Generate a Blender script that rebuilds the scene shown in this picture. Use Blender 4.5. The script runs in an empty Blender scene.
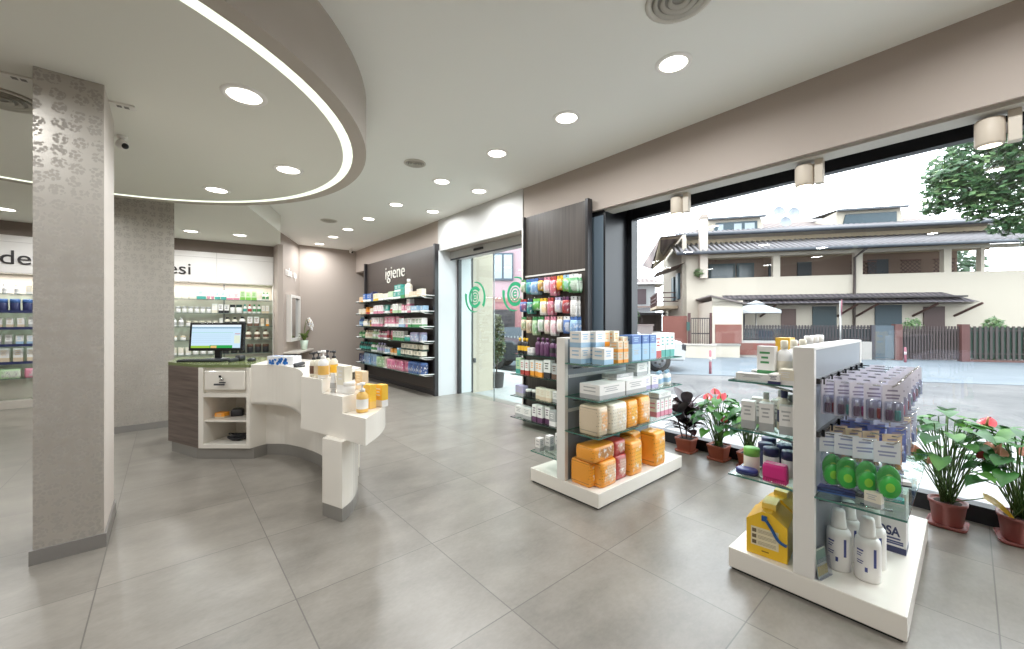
import bpy, math, random
from mathutils import Matrix, Vector
random.seed(7)
PI = math.pi
scene = bpy.context.scene
COL = scene.collection
rad = math.radians

# ------------------------------------------------------------------ materials
def lin(c):
    c = c / 255.0
    return c / 12.92 if c <= 0.04045 else ((c + 0.055) / 1.055) ** 2.4
def L4(rgb): return (lin(rgb[0]), lin(rgb[1]), lin(rgb[2]), 1.0)
MATS = {}
def nodes(name):
    m = bpy.data.materials.new(name); m.use_nodes = True
    nt = m.node_tree
    for n in list(nt.nodes): nt.nodes.remove(n)
    out = nt.nodes.new('ShaderNodeOutputMaterial')
    return m, nt, out
def P(rgb, rough=0.5, metal=0.0, spec=0.5, var=0.04, scale=6.0, coat=0.0):
    """plain paint / plastic / metal with a slight procedural variation"""
    k = ('P', tuple(rgb), rough, metal, spec, var, scale, coat)
    if k in MATS: return MATS[k]
    m, nt, out = nodes('surface_%d_%d_%d' % tuple(rgb))
    b = nt.nodes.new('ShaderNodeBsdfPrincipled')
    b.inputs['Roughness'].default_value = rough
    b.inputs['Metallic'].default_value = metal
    b.inputs['Specular IOR Level'].default_value = spec
    b.inputs['Coat Weight'].default_value = coat
    tc = nt.nodes.new('ShaderNodeTexCoord')
    nz = nt.nodes.new('ShaderNodeTexNoise'); nz.inputs['Scale'].default_value = scale
    nt.links.new(tc.outputs['Object'], nz.inputs['Vector'])
    mx = nt.nodes.new('ShaderNodeMix'); mx.data_type = 'RGBA'
    c = L4(rgb)
    mx.inputs['A'].default_value = tuple(x * (1 - var) for x in c[:3]) + (1,)
    mx.inputs['B'].default_value = tuple(min(1, x * (1 + var)) for x in c[:3]) + (1,)
    nt.links.new(nz.outputs['Fac'], mx.inputs['Factor'])
    nt.links.new(mx.outputs['Result'], b.inputs['Base Color'])
    nt.links.new(b.outputs[0], out.inputs[0])
    MATS[k] = m
    return m
def EM(rgb, s):
    k = ('E', tuple(rgb), s)
    if k in MATS: return MATS[k]
    m, nt, out = nodes('glow_%d_%d_%d' % tuple(rgb))
    e = nt.nodes.new('ShaderNodeEmission'); e.inputs[0].default_value = L4(rgb); e.inputs[1].default_value = s
    nt.links.new(e.outputs[0], out.inputs[0])
    MATS[k] = m
    return m
def GLASS(tint=(255, 255, 255), ior=1.45, rough=0.0, extra=0.0):
    """thin architectural glass: see-through plus fresnel mirror"""
    k = ('G', tuple(tint), ior, rough, extra)
    if k in MATS: return MATS[k]
    m, nt, out = nodes('clear_glass')
    t = nt.nodes.new('ShaderNodeBsdfTransparent'); t.inputs[0].default_value = L4(tint)
    g = nt.nodes.new('ShaderNodeBsdfGlossy'); g.inputs['Roughness'].default_value = rough
    f0 = ((ior - 1) / (ior + 1)) ** 2 + extra
    lw = nt.nodes.new('ShaderNodeLayerWeight'); lw.inputs[0].default_value = 0.5
    pw = nt.nodes.new('ShaderNodeMath'); pw.operation = 'POWER'; pw.inputs[1].default_value = 5.0
    ma = nt.nodes.new('ShaderNodeMath'); ma.operation = 'MULTIPLY_ADD'; ma.inputs[1].default_value = 0.9 - f0; ma.inputs[2].default_value = f0
    mx = nt.nodes.new('ShaderNodeMixShader')
    nt.links.new(lw.outputs['Facing'], pw.inputs[0]); nt.links.new(pw.outputs[0], ma.inputs[0]); nt.links.new(ma.outputs[0], mx.inputs[0])
    nt.links.new(t.outputs[0], mx.inputs[1]); nt.links.new(g.outputs[0], mx.inputs[2])
    nt.links.new(mx.outputs[0], out.inputs[0])
    MATS[k] = m
    return m
def N(nt, t, **kw):
    n = nt.nodes.new(t)
    for a, b in kw.items(): setattr(n, a, b)
    return n
def math_(nt, op, a, b=None, c=None):
    n = N(nt, 'ShaderNodeMath', operation=op)
    for i, v in enumerate((a, b, c)):
        if v is None: continue
        if isinstance(v, (int, float)): n.inputs[i].default_value = v
        else: nt.links.new(v, n.inputs[i])
    return n.outputs[0]
def mixc(nt, f, a, b):
    n = N(nt, 'ShaderNodeMix', data_type='RGBA')
    for key, v in (('Factor', f), ('A', a), ('B', b)):
        if isinstance(v, (int, float)): n.inputs[key].default_value = v
        elif isinstance(v, tuple): n.inputs[key].default_value = v
        else: nt.links.new(v, n.inputs[key])
    return n.outputs['Result']
def noise(nt, vec, scale, detail=3, rough=0.5):
    n = N(nt, 'ShaderNodeTexNoise'); n.inputs['Scale'].default_value = scale
    n.inputs['Detail'].default_value = detail; n.inputs['Roughness'].default_value = rough
    nt.links.new(vec, n.inputs['Vector'])
    return n.outputs['Fac']
def ramp(nt, fac, lo, hi):
    n = N(nt, 'ShaderNodeMapRange'); n.inputs[1].default_value = lo; n.inputs[2].default_value = hi
    nt.links.new(fac, n.inputs[0]); return n.outputs[0]

def floor_material():
    m, nt, out = nodes('grey_stone_tiles')
    tc = N(nt, 'ShaderNodeTexCoord'); sp = N(nt, 'ShaderNodeSeparateXYZ')
    nt.links.new(tc.outputs['Object'], sp.inputs[0])
    T = 0.69
    u = math_(nt, 'DIVIDE', math_(nt, 'SUBTRACT', sp.outputs[0], 0.443), T)
    v = math_(nt, 'DIVIDE', math_(nt, 'SUBTRACT', sp.outputs[1], 1.302), T)
    fu = math_(nt, 'SUBTRACT', u, math_(nt, 'FLOOR', u)); fv = math_(nt, 'SUBTRACT', v, math_(nt, 'FLOOR', v))
    du = math_(nt, 'MINIMUM', fu, math_(nt, 'SUBTRACT', 1.0, fu)); dv = math_(nt, 'MINIMUM', fv, math_(nt, 'SUBTRACT', 1.0, fv))
    joint = math_(nt, 'LESS_THAN', math_(nt, 'MINIMUM', du, dv), 0.0036)
    cid = N(nt, 'ShaderNodeCombineXYZ')
    nt.links.new(math_(nt, 'FLOOR', u), cid.inputs[0]); nt.links.new(math_(nt, 'FLOOR', v), cid.inputs[1])
    wn = N(nt, 'ShaderNodeTexWhiteNoise'); nt.links.new(cid.outputs[0], wn.inputs['Vector'])
    off = N(nt, 'ShaderNodeVectorMath', operation='MULTIPLY_ADD')
    nt.links.new(wn.outputs['Color'], off.inputs[0]); off.inputs[1].default_value = (9, 9, 9)
    nt.links.new(tc.outputs['Object'], off.inputs[2])
    st = N(nt, 'ShaderNodeVectorMath', operation='MULTIPLY'); st.inputs[1].default_value = (1.0, 1.7, 1.0)
    nt.links.new(off.outputs[0], st.inputs[0])
    n1 = noise(nt, st.outputs[0], 2.6, 5, 0.62); n2 = noise(nt, st.outputs[0], 38, 3, 0.6)
    f = math_(nt, 'ADD', math_(nt, 'MULTIPLY', n1, 0.75), math_(nt, 'MULTIPLY', n2, 0.25))
    f = math_(nt, 'ADD', ramp(nt, f, 0.30, 0.70), math_(nt, 'MULTIPLY', math_(nt, 'SUBTRACT', wn.outputs['Value'], 0.5), 0.2))
    base = mixc(nt, f, L4((114, 109, 102)), L4((143, 137, 129)))
    colr = mixc(nt, joint, base, L4((98, 94, 89)))
    b = N(nt, 'ShaderNodeBsdfPrincipled')
    nt.links.new(colr, b.inputs['Base Color'])
    nt.links.new(math_(nt, 'ADD', math_(nt, 'MULTIPLY', n2, 0.08), 0.26), b.inputs['Roughness'])
    b.inputs['Specular IOR Level'].default_value = 0.5
    nt.links.new(b.outputs[0], out.inputs[0])
    return m

def damask_material():
    """silver-grey wallpaper with a repeated rosette pattern in a shinier ink"""
    m, nt, out = nodes('damask_wallpaper')
    tc = N(nt, 'ShaderNodeTexCoord'); sp = N(nt, 'ShaderNodeSeparateXYZ')
    nt.links.new(tc.outputs['Object'], sp.inputs[0])
    h = math_(nt, 'ADD', sp.outputs[0], sp.outputs[1])
    cv = N(nt, 'ShaderNodeCombineXYZ'); nt.links.new(h, cv.inputs[0]); nt.links.new(sp.outputs[2], cv.inputs[1])
    vo = N(nt, 'ShaderNodeTexVoronoi', voronoi_dimensions='2D'); vo.inputs['Scale'].default_value = 14.0; vo.inputs['Randomness'].default_value = 0.45
    nt.links.new(cv.outputs[0], vo.inputs['Vector'])
    vp = N(nt, 'ShaderNodeTexVoronoi', voronoi_dimensions='2D'); vp.inputs['Scale'].default_value = 62.0; vp.inputs['Randomness'].default_value = 0.9
    nt.links.new(cv.outputs[0], vp.inputs['Vector'])
    nz = noise(nt, cv.outputs[0], 55, 2, 0.5)
    inside = ramp(nt, math_(nt, 'ADD', math_(nt, 'SUBTRACT', 0.43, vo.outputs['Distance']), math_(nt, 'MULTIPLY', math_(nt, 'SUBTRACT', nz, 0.5), 0.35)), -0.01, 0.03)
    petals = ramp(nt, math_(nt, 'SUBTRACT', 0.50, vp.outputs['Distance']), -0.03, 0.06)
    ink = math_(nt, 'MULTIPLY', inside, petals)
    cl = noise(nt, tc.outputs['Object'], 3.0, 4, 0.6)
    base = mixc(nt, cl, L4((170, 164, 156)), L4((190, 184, 176)))
    colr = mixc(nt, math_(nt, 'MULTIPLY', ink, 0.5), base, L4((136, 129, 121)))
    b = N(nt, 'ShaderNodeBsdfPrincipled')
    nt.links.new(colr, b.inputs['Base Color'])
    nt.links.new(math_(nt, 'ADD', 0.36, math_(nt, 'MULTIPLY', ink, 0.3)), b.inputs['Roughness'])
    nt.links.new(math_(nt, 'ADD', 0.45, math_(nt, 'MULTIPLY', ink, -0.4)), b.inputs['Metallic'])
    nt.links.new(b.outputs[0], out.inputs[0])
    return m

def wood_material(a, bb, axis=2, rough=0.45, sc=1.0):
    m, nt, out = nodes('wood_laminate')
    tc = N(nt, 'ShaderNodeTexCoord'); mp = N(nt, 'ShaderNodeMapping')
    s = [2.5 * sc] * 3; s[axis] = 60 * sc
    mp.inputs['Scale'].default_value = s
    nt.links.new(tc.outputs['Object'], mp.inputs[0])
    n1 = noise(nt, mp.outputs[0], 1.0, 5, 0.6)
    c = mixc(nt, ramp(nt, n1, 0.3, 0.7), L4(a), L4(bb))
    b = N(nt, 'ShaderNodeBsdfPrincipled'); b.inputs['Roughness'].default_value = rough
    nt.links.new(c, b.inputs['Base Color']); nt.links.new(b.outputs[0], out.inputs[0])
    return m

def pack_material(base, print_a, print_b, rough=0.28):
    """glossy printed film: a paler printed field, soft picture blotches and rows of small lettering-like marks"""
    k = ('K', base, print_a, print_b)
    if k in MATS: return MATS[k]
    m, nt, out = nodes('printed_film')
    tc = N(nt, 'ShaderNodeTexCoord'); sp = N(nt, 'ShaderNodeSeparateXYZ'); nt.links.new(tc.outputs['Generated'], sp.inputs[0])
    ob = tc.outputs['Object']
    gx, gz = sp.outputs[0], sp.outputs[2]
    n1 = noise(nt, ob, 24, 3, 0.6); n2 = noise(nt, ob, 40, 2, 0.5)
    wob = math_(nt, 'MULTIPLY', math_(nt, 'SUBTRACT', n1, 0.5), 0.5)
    field = math_(nt, 'MULTIPLY', ramp(nt, math_(nt, 'ADD', gx, wob), 0.26, 0.36), math_(nt, 'MULTIPLY', ramp(nt, math_(nt, 'ADD', gz, wob), 0.12, 0.22), ramp(nt, math_(nt, 'SUBTRACT', 0.86, gz), 0.0, 0.1)))
    c = mixc(nt, math_(nt, 'MULTIPLY', field, 0.55), L4(base), L4(print_a))
    c = mixc(nt, math_(nt, 'MULTIPLY', field, ramp(nt, n1, 0.52, 0.64)), c, L4(print_b))
    rowp = math_(nt, 'MULTIPLY', gz, 9.0); line = math_(nt, 'LESS_THAN', math_(nt, 'FRACT', rowp), 0.3)
    cx = N(nt, 'ShaderNodeCombineXYZ'); nt.links.new(math_(nt, 'MULTIPLY', gx, 22.0), cx.inputs[0]); nt.links.new(math_(nt, 'FLOOR', rowp), cx.inputs[1])
    n3 = noise(nt, cx.outputs[0], 1.0, 1, 0.5)
    c = mixc(nt, math_(nt, 'MULTIPLY', math_(nt, 'MULTIPLY', line, 0.6), math_(nt, 'GREATER_THAN', n3, 0.52)), c, L4(tuple(int(x * 0.62) for x in base)))
    bm = N(nt, 'ShaderNodeBump'); bm.inputs['Strength'].default_value = 0.3; bm.inputs['Distance'].default_value = 0.008
    nt.links.new(noise(nt, ob, 26, 3, 0.6), bm.inputs['Height'])
    b = N(nt, 'ShaderNodeBsdfPrincipled'); b.inputs['Roughness'].default_value = rough
    nt.links.new(c, b.inputs['Base Color']); nt.links.new(bm.outputs[0], b.inputs['Normal'])
    nt.links.new(b.outputs[0], out.inputs[0])
    MATS[k] = m
    return m

def ground_material(a, bb, scale, rough=0.8, cobble=False, axis_rot=0):
    m, nt, out = nodes('outdoor_ground')
    tc = N(nt, 'ShaderNodeTexCoord')
    n1 = noise(nt, tc.outputs['Object'], scale, 6, 0.65)
    c = mixc(nt, ramp(nt, n1, 0.35, 0.65), L4(a), L4(bb))
    if cobble:
        mp = N(nt, 'ShaderNodeMapping'); mp.inputs['Rotation'].default_value = (0, 0, axis_rot)
        nt.links.new(tc.outputs['Object'], mp.inputs[0])
        br = N(nt, 'ShaderNodeTexBrick'); br.inputs['Scale'].default_value = 4.0
        br.inputs['Color1'].default_value = (1, 1, 1, 1); br.inputs['Color2'].default_value = (0.82, 0.82, 0.82, 1)
        br.inputs['Mortar'].default_value = (0.6, 0.6, 0.62, 1); br.inputs['Mortar Size'].default_value = 0.03
        nt.links.new(mp.outputs[0], br.inputs['Vector'])
        x = N(nt, 'ShaderNodeMix', data_type='RGBA', blend_type='MULTIPLY'); x.inputs['Factor'].default_value = 0.8
        nt.links.new(c, x.inputs['A']); nt.links.new(br.outputs['Color'], x.inputs['B']); c = x.outputs['Result']
    b = N(nt, 'ShaderNodeBsdfPrincipled'); b.inputs['Roughness'].default_value = rough
    nt.links.new(c, b.inputs['Base Color']); nt.links.new(b.outputs[0], out.inputs[0])
    return m

def leaf_material(a, bb, rough=0.4, trans=0.25):
    k = ('leaf', a, bb)
    if k in MATS: return MATS[k]
    m, nt, out = nodes('leaf')
    tc = N(nt, 'ShaderNodeTexCoord')
    c = mixc(nt, ramp(nt, noise(nt, tc.outputs['Object'], 9, 2), 0.3, 0.7), L4(a), L4(bb))
    b = N(nt, 'ShaderNodeBsdfPrincipled'); b.inputs['Roughness'].default_value = rough
    t = N(nt, 'ShaderNodeBsdfTranslucent')
    nt.links.new(c, b.inputs['Base Color']); nt.links.new(c, t.inputs[0])
    mx = N(nt, 'ShaderNodeMixShader'); mx.inputs[0].default_value = trans
    nt.links.new(b.outputs[0], mx.inputs[1]); nt.links.new(t.outputs[0], mx.inputs[2])
    nt.links.new(mx.outputs[0], out.inputs[0])
    MATS[k] = m
    return m

FILM = GLASS((242, 244, 250), 1.5, 0.08, 0.06)
FLOOR = floor_material()
DAMASK = damask_material()
MAUVE = P((172, 160, 151), 0.75, var=0.02, scale=1.5)
MAUVED = P((128, 116, 108), 0.75, var=0.03, scale=1.5)
CEIL = P((241, 241, 236), 0.85, var=0.01, scale=1.0)
CEILD = P((232, 231, 222), 0.85, var=0.01, scale=1.0)
WHITE = P((232, 229, 224), 0.35, var=0.01)
WHITEM = P((226, 222, 215), 0.55, var=0.015)
LACQ = P((236, 231, 222), 0.25, var=0.01, coat=0.2)
DARKP = P((62, 54, 50), 0.35, var=0.06, scale=3)
DARKE = P((44, 42, 44), 0.3)
BLACKM = P((22, 24, 28), 0.35)
STEEL = P((150, 150, 148), 0.35, metal=0.7)
CHROME = P((205, 205, 205), 0.15, metal=1.0)
GREYP = P((132, 138, 146), 0.35, var=0.03)
GSHELF = GLASS((238, 248, 244), 1.5)
GEDGE = P((74, 122, 110), 0.1)
GEDGED = P((40, 70, 62), 0.1)
GWIN = GLASS((255, 255, 255), 1.5)
GDOOR = GLASS((246, 252, 250), 1.5)

# ------------------------------------------------------------------ mesh builder
class MB:
    def __init__(s): s.v = []; s.f = []; s.mi = []; s.sm = []; s.mats = []; s.M = Matrix.Identity(4)
    def at(s, x=0, y=0, z=0, rz=0, rx=0, ry=0):
        s.M = Matrix.Translation((x, y, z)) @ Matrix.Rotation(rz, 4, 'Z') @ Matrix.Rotation(ry, 4, 'Y') @ Matrix.Rotation(rx, 4, 'X'); return s
    def V(s, p): s.v.append(tuple(s.M @ Vector(p))); return len(s.v) - 1
    def slot(s, m):
        if m not in s.mats: s.mats.append(m)
        return s.mats.index(m)
    def F(s, idx, m, smooth=False): s.f.append(tuple(idx)); s.mi.append(s.slot(m)); s.sm.append(smooth)
    def quad(s, pts, m): s.F([s.V(p) for p in pts], m)
    def box(s, x0, x1, y0, y1, z0, z1, m, side=None, top=None):
        a = [s.V(p) for p in ((x0, y0, z0), (x1, y0, z0), (x1, y1, z0), (x0, y1, z0), (x0, y0, z1), (x1, y0, z1), (x1, y1, z1), (x0, y1, z1))]
        for q, mm in (((3, 2, 1, 0), m), ((4, 5, 6, 7), top or m), ((0, 1, 5, 4), side or m), ((1, 2, 6, 5), side or m), ((2, 3, 7, 6), side or m), ((3, 0, 4, 7), side or m)):
            s.F([a[i] for i in q], mm)
        return s
    def prism(s, poly, z0, z1, m, side=None, smooth=False):
        area = sum(poly[i][0] * poly[(i + 1) % len(poly)][1] - poly[(i + 1) % len(poly)][0] * poly[i][1] for i in range(len(poly)))
        if area < 0: poly = poly[::-1]
        b = [s.V((x, y, z0)) for x, y in poly]; t = [s.V((x, y, z1)) for x, y in poly]
        s.F(b[::-1], m); s.F(t, m)
        n = len(poly)
        b2 = [s.V((x, y, z0)) for x, y in poly] if smooth else b; t2 = [s.V((x, y, z1)) for x, y in poly] if smooth else t
        for i in range(n):
            j = (i + 1) % n
            s.F((b2[i], b2[j], t2[j], t2[i]), side or m, smooth)
        return s
    def slab(s, poly, y0, y1, m, side=None):
        """prism of an x-z outline through y"""
        old = s.M; s.M = s.M @ Matrix.Translation((0, 0, 0)) @ Matrix.Rotation(PI / 2, 4, 'X')
        s.prism([(x, z) for x, z in poly], -y1, -y0, m, side); s.M = old
        return s
    def lathe(s, prof, m, n=16, ms=None, smooth=True, cap=True):
        rings = []
        for r, z in prof:
            rings.append([s.V((r * math.cos(2 * PI * i / n), r * math.sin(2 * PI * i / n), z)) for i in range(n)])
        for k in range(len(prof) - 1):
            mm = ms[k] if ms else m
            for i in range(n):
                j = (i + 1) % n
                s.F((rings[k][i], rings[k][j], rings[k + 1][j], rings[k + 1][i]), mm, smooth)
        if cap:
            if prof[0][0] > 1e-5: s.F(rings[0][::-1], ms[0] if ms else m)
            if prof[-1][0] > 1e-5: s.F(rings[-1], ms[-1] if ms else m)
        return s
    def tube(s, pts, r, m, n=6, taper=None):
        pts = [Vector(p) for p in pts]; rings = []
        for k, p in enumerate(pts):
            d = (pts[min(k + 1, len(pts) - 1)] - pts[max(k - 1, 0)]).normalized()
            a = d.cross(Vector((0, 0, 1)) if abs(d.z) < 0.9 else Vector((1, 0, 0))).normalized(); b = d.cross(a)
            rr = r * (1 if taper is None else 1 + (taper - 1) * k / max(1, len(pts) - 1))
            rings.append([s.V(p + rr * (math.cos(2 * PI * i / n) * a + math.sin(2 * PI * i / n) * b)) for i in range(n)])
        for k in range(len(pts) - 1):
            for i in range(n):
                j = (i + 1) % n
                s.F((rings[k][j], rings[k][i], rings[k + 1][i], rings[k + 1][j]), m, True)
        s.F(rings[0], m); s.F(rings[-1][::-1], m)
        return s
    def rbox(s, w, d, levels, m, r=0.25, n=4, ms=None, smooth=True):
        """stack of rounded rectangles: levels = (z, scale or (sx, sy))"""
        rings = []
        rr = r * min(w, d)
        for z, sc in levels:
            sx, sy = sc if isinstance(sc, tuple) else (sc, sc)
            ring = []
            for cx, cy, a0 in ((1, 1, 0), (-1, 1, PI / 2), (-1, -1, PI), (1, -1, 1.5 * PI)):
                for i in range(n + 1):
                    a = a0 + PI / 2 * i / n
                    ring.append(s.V(((cx * (w / 2 - rr) + rr * math.cos(a)) * sx, (cy * (d / 2 - rr) + rr * math.sin(a)) * sy, z)))
            rings.append(ring)
        q = len(rings[0])
        for k in range(len(rings) - 1):
            for i in range(q):
                j = (i + 1) % q
                s.F((rings[k][i], rings[k][j], rings[k + 1][j], rings[k + 1][i]), ms[k] if ms else m, smooth)
        s.F(rings[0][::-1], ms[0] if ms else m); s.F(rings[-1], ms[-1] if ms else m)
        return s
    def ball(s, c, r, m, n=10, k=6, sz=1.0):
        old = s.M; s.M = s.M @ Matrix.Translation(c)
        s.lathe([(max(1e-4, r * math.sin(PI * i / k)), -r * sz * math.cos(PI * i / k)) for i in range(k + 1)], m, n, cap=False); s.M = old
        return s
    def mesh(s, name):
        me = bpy.data.meshes.new(name)
        me.from_pydata(s.v, [], s.f)
        for m in s.mats: me.materials.append(m)
        me.polygons.foreach_set('material_index', s.mi); me.polygons.foreach_set('use_smooth', s.sm)
        me.update()
        return me
    def build(s, name, parent=None, bevel=0.0, loc=None, rz=0):
        o = bpy.data.objects.new(name, s.mesh(name)); COL.objects.link(o)
        if parent: o.parent = parent
        if loc: o.location = loc
        o.rotation_euler.z = rz
        if bevel:
            b = o.modifiers.new('bevel', 'BEVEL'); b.width = bevel; b.segments = 2; b.limit_method = 'ANGLE'; b.angle_limit = rad(40)
        return o

def thing(name, label, cat, loc=(0, 0, 0), rz=0, group=None):
    o = bpy.data.objects.new(name, None); COL.objects.link(o)
    o.location = loc; o.rotation_euler.z = rz; o.empty_display_size = 0.1
    o['label'] = label; o['category'] = cat
    if group: o['group'] = group
    return o
def tag(o, label, cat, group=None):
    o['label'] = label; o['category'] = cat
    if group: o['group'] = group
    return o
def struct(o): o['kind'] = 'structure'; return o
def text_mesh(body, size, ext, mat, sx=1.0, offset=0.0, spacing=1.0):
    c = bpy.data.curves.new('lettering', 'FONT'); c.body = body; c.size = size; c.extrude = ext; c.offset = offset; c.space_character = spacing
    c.align_x = 'CENTER'
    o = bpy.data.objects.new('lettering', c); COL.objects.link(o)
    bpy.context.view_layer.update()
    me = bpy.data.meshes.new_from_object(o.evaluated_get(bpy.context.evaluated_depsgraph_get()))
    bpy.data.objects.remove(o); bpy.data.curves.remove(c)
    me.materials.clear(); me.materials.append(mat)
    for v in me.vertices: v.co.x *= sx
    return me
def text_obj(name, body, size, ext, mat, loc, rz, parent=None, sx=1.0, offset=0.0, spacing=1.0):
    o = bpy.data.objects.new(name, text_mesh(body, size, ext, mat, sx, offset, spacing)); COL.objects.link(o)
    o.rotation_euler = (PI / 2, 0, rz); o.location = loc
    if parent: o.parent = parent
    return o
def smoothpath(pts, k=6):
    out = []
    n = len(pts)
    for i in range(n - 1):
        p0 = Vector(pts[max(i - 1, 0)]); p1 = Vector(pts[i]); p2 = Vector(pts[i + 1]); p3 = Vector(pts[min(i + 2, n - 1)])
        for j in range(k):
            t = j / k
            out.append(tuple(0.5 * ((2 * p1) + (p2 - p0) * t + (2 * p0 - 5 * p1 + 4 * p2 - p3) * t * t + (3 * p1 - p0 - 3 * p2 + p3) * t ** 3)))
    out.append(tuple(pts[-1]))
    return out
def offset_path(pts, d):
    out = []
    for i, p in enumerate(pts):
        a = Vector(pts[max(i - 1, 0)]); b = Vector(pts[min(i + 1, len(pts) - 1)])
        t = (b - a).normalized(); out.append((p[0] + t.y * d, p[1] - t.x * d))
    return out
ORD = ['', 'first', 'second', 'third', 'fourth', 'fifth', 'sixth', 'seventh', 'eighth', 'ninth', 'tenth', 'eleventh', 'twelfth', 'thirteenth', 'fourteenth', 'fifteenth', 'sixteenth', 'seventeenth', 'eighteenth', 'nineteenth', 'twentieth', 'twenty-first', 'twenty-second', 'twenty-third', 'twenty-fourth', 'twenty-fifth', 'twenty-sixth', 'twenty-seventh', 'twenty-eighth', 'twenty-ninth', 'thirtieth']
# ------------------------------------------------------------------ camera, world, colour management
cam = bpy.data.cameras.new('camera'); camo = bpy.data.objects.new('camera', cam); COL.objects.link(camo)
camo.location = (0, 0, 1.25); camo.rotation_euler = (PI / 2, 0, rad(-41))
cam.sensor_width = 36; cam.lens = 398 * 36 / 1024; cam.shift_y = -2.5 / 1024; cam.clip_start = 0.02; cam.clip_end = 300
scene.camera = camo
w = bpy.data.worlds.new('overcast_sky'); scene.world = w; w.use_nodes = True
bg = w.node_tree.nodes['Background']; bg.inputs[0].default_value = (0.87, 0.945, 1.0, 1); bg.inputs[1].default_value = 4.9
vs = scene.view_settings; vs.view_transform = 'Standard'; vs.look = 'None'; vs.gamma = 1.0; vs.use_curve_mapping = False; vs.exposure = 0.34
scene.cycles.max_bounces = 10; scene.cycles.transparent_max_bounces = 24; scene.cycles.diffuse_bounces = 5
scene.cycles.sample_clamp_indirect = 4.0
scene.cycles.use_denoising = True
scene.cycles.caustics_reflective = False; scene.cycles.caustics_refractive = False

# ------------------------------------------------------------------ room shell
struct(MB().prism([(-4.6, -2.2), (3.72, -2.2), (4.03, 2.6), (4.1, 2.9), (4.1, 10), (-4.6, 10)], -0.12, 0, FLOOR).build('floor'))
struct(MB().box(-4.6, 4.2, -2.2, 10, 2.98, 3.15, CEIL).build('ceiling'))
LOWC = [(-4.6, 5.5), (-0.7, 5.6), (0.3, 5.3), (0.49, 5.33), (1.395, 7.3), (1.64, 8.6), (1.66, 9.45), (-4.6, 9.45)]
struct(MB().prism(LOWC, 2.70, 2.97, CEILD).build('ceiling_back'))
struct(MB().box(-4.75, -4.6, -2.2, 10, 0, 2.98, MAUVE).build('wall_left'))
struct(MB().box(-4.6, 4.2, -2.35, -2.2, 0, 2.98, MAUVE).build('wall_front'))
struct(MB().prism([(2.255, 9.85), (4.2, 9.85), (4.2, 10), (-4.6, 10), (-4.6, 9.45), (1.66, 9.45), (2.0, 9.95)], 0, 2.98, MAUVE).build('wall_back'))
# slanted make-up wall
MW0 = Vector((1.664, 8.713)); MWd = Vector((0.449, 0.894)); MWn = Vector((0.894, -0.449))
def mw(t, n): p = MW0 + MWd * t + MWn * n; return (p.x, p.y)
struct(MB().prism([mw(0, 0), mw(1.33, 0), mw(1.33, -0.12), mw(0, -0.12)], 0, 2.98, MAUVE).build('wall_makeup'))
struct(MB().box(1.57, 1.655, 8.45, 8.80, 0, 2.70, MAUVE).build('pillar'))
# window wall: beam over the glazing
struct(MB().prism([(3.5, 9.85), (3.5, 2.7), (3.405, -2.2), (3.6, -2.2), (3.68, 2.7), (3.68, 9.85)], 2.455, 2.98, MAUVE).build('wall_window'))
struct(MB().prism([(3.68, 2.9), (3.6, -2.2), (4.1, -2.2), (4.2, 2.9)], 2.76, 2.98, P((150, 140, 132), 0.7)).build('wall_window_head'))
struct(MB().box(3.68, 4.2, 2.9, 9.85, 2.47, 2.98, WHITEM).build('wall_entrance_head'))
struct(MB().box(3.488, 3.53, 3.80, 5.93, 2.45, 2.979, P((190, 189, 187), 0.5)).build('trim_1'))
struct(MB().box(3.95, 4.1, 6.0, 9.85, 0, 2.47, P((206, 206, 208), 0.6)).build('wall_right'))
struct(MB().box(3.47, 4.15, 5.88, 6.0, 0, 2.455, P((206, 208, 211), 0.5)).build('wall_jamb'))
struct(MB().box(3.47, 4.2, 2.92, 3.80, 0, 2.455, WHITEM).build('wall_pier'))
struct(MB().box(4.17, 4.62, 5.86, 10, -0.1, 3.6, P((176, 165, 150), 0.8)).build('wall_exterior'))
struct(MB().box(4.15, 4.17, 5.862, 5.90, -0.02, 2.47, BLACKM).build('trim_2'))
struct(MB().box(4.175, 4.215, 5.835, 5.86, 0.52, 0.60, BLACKM).build('trim_3'))
# dark metal clad column between the panel and the window
BLUESTEEL = P((126, 142, 156), 0.3, metal=0.3, var=0.05, scale=2)
cm = MB(); cm.box(3.55, 4.05, 2.56, 2.9, 0, 2.74, BLACKM)
cm.box(3.545, 3.552, 2.585, 2.9, 0, 2.4, BLUESTEEL)
struct(cm.build('column_clad'))
# window
def WX(y, d=0): return 3.862 + 0.0635 * y + d
wf = MB()
def wbar(y0, y1, z0, z1, d0, d1, m): wf.prism([(WX(y0, d0), y0), (WX(y1, d0), y1), (WX(y1, d1), y1), (WX(y0, d1), y0)], z0, z1, m)
wbar(-2.15, 2.56, 2.405, 2.76, -0.05, 0.03, BLACKM)
wbar(-2.15, 2.56, 0, 0.105, -0.05, 0.05, BLACKM)
wbar(2.50, 2.56, 0, 2.76, -0.06, 0.06, BLACKM)
win = struct(wf.build('window_1'))
wf = MB(); wbar(-2.15, 2.52, 0.1, 2.41, -0.004, 0.004, GWIN); wf.build('pane', win)
# soffit rail in front of the window
struct(MB().prism([(3.44, -2.2), (3.535, 2.56), (3.70, 2.56), (3.60, -2.2)], 2.435, 2.456, P((190, 186, 178), 0.5)).build('trim_4'))
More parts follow.
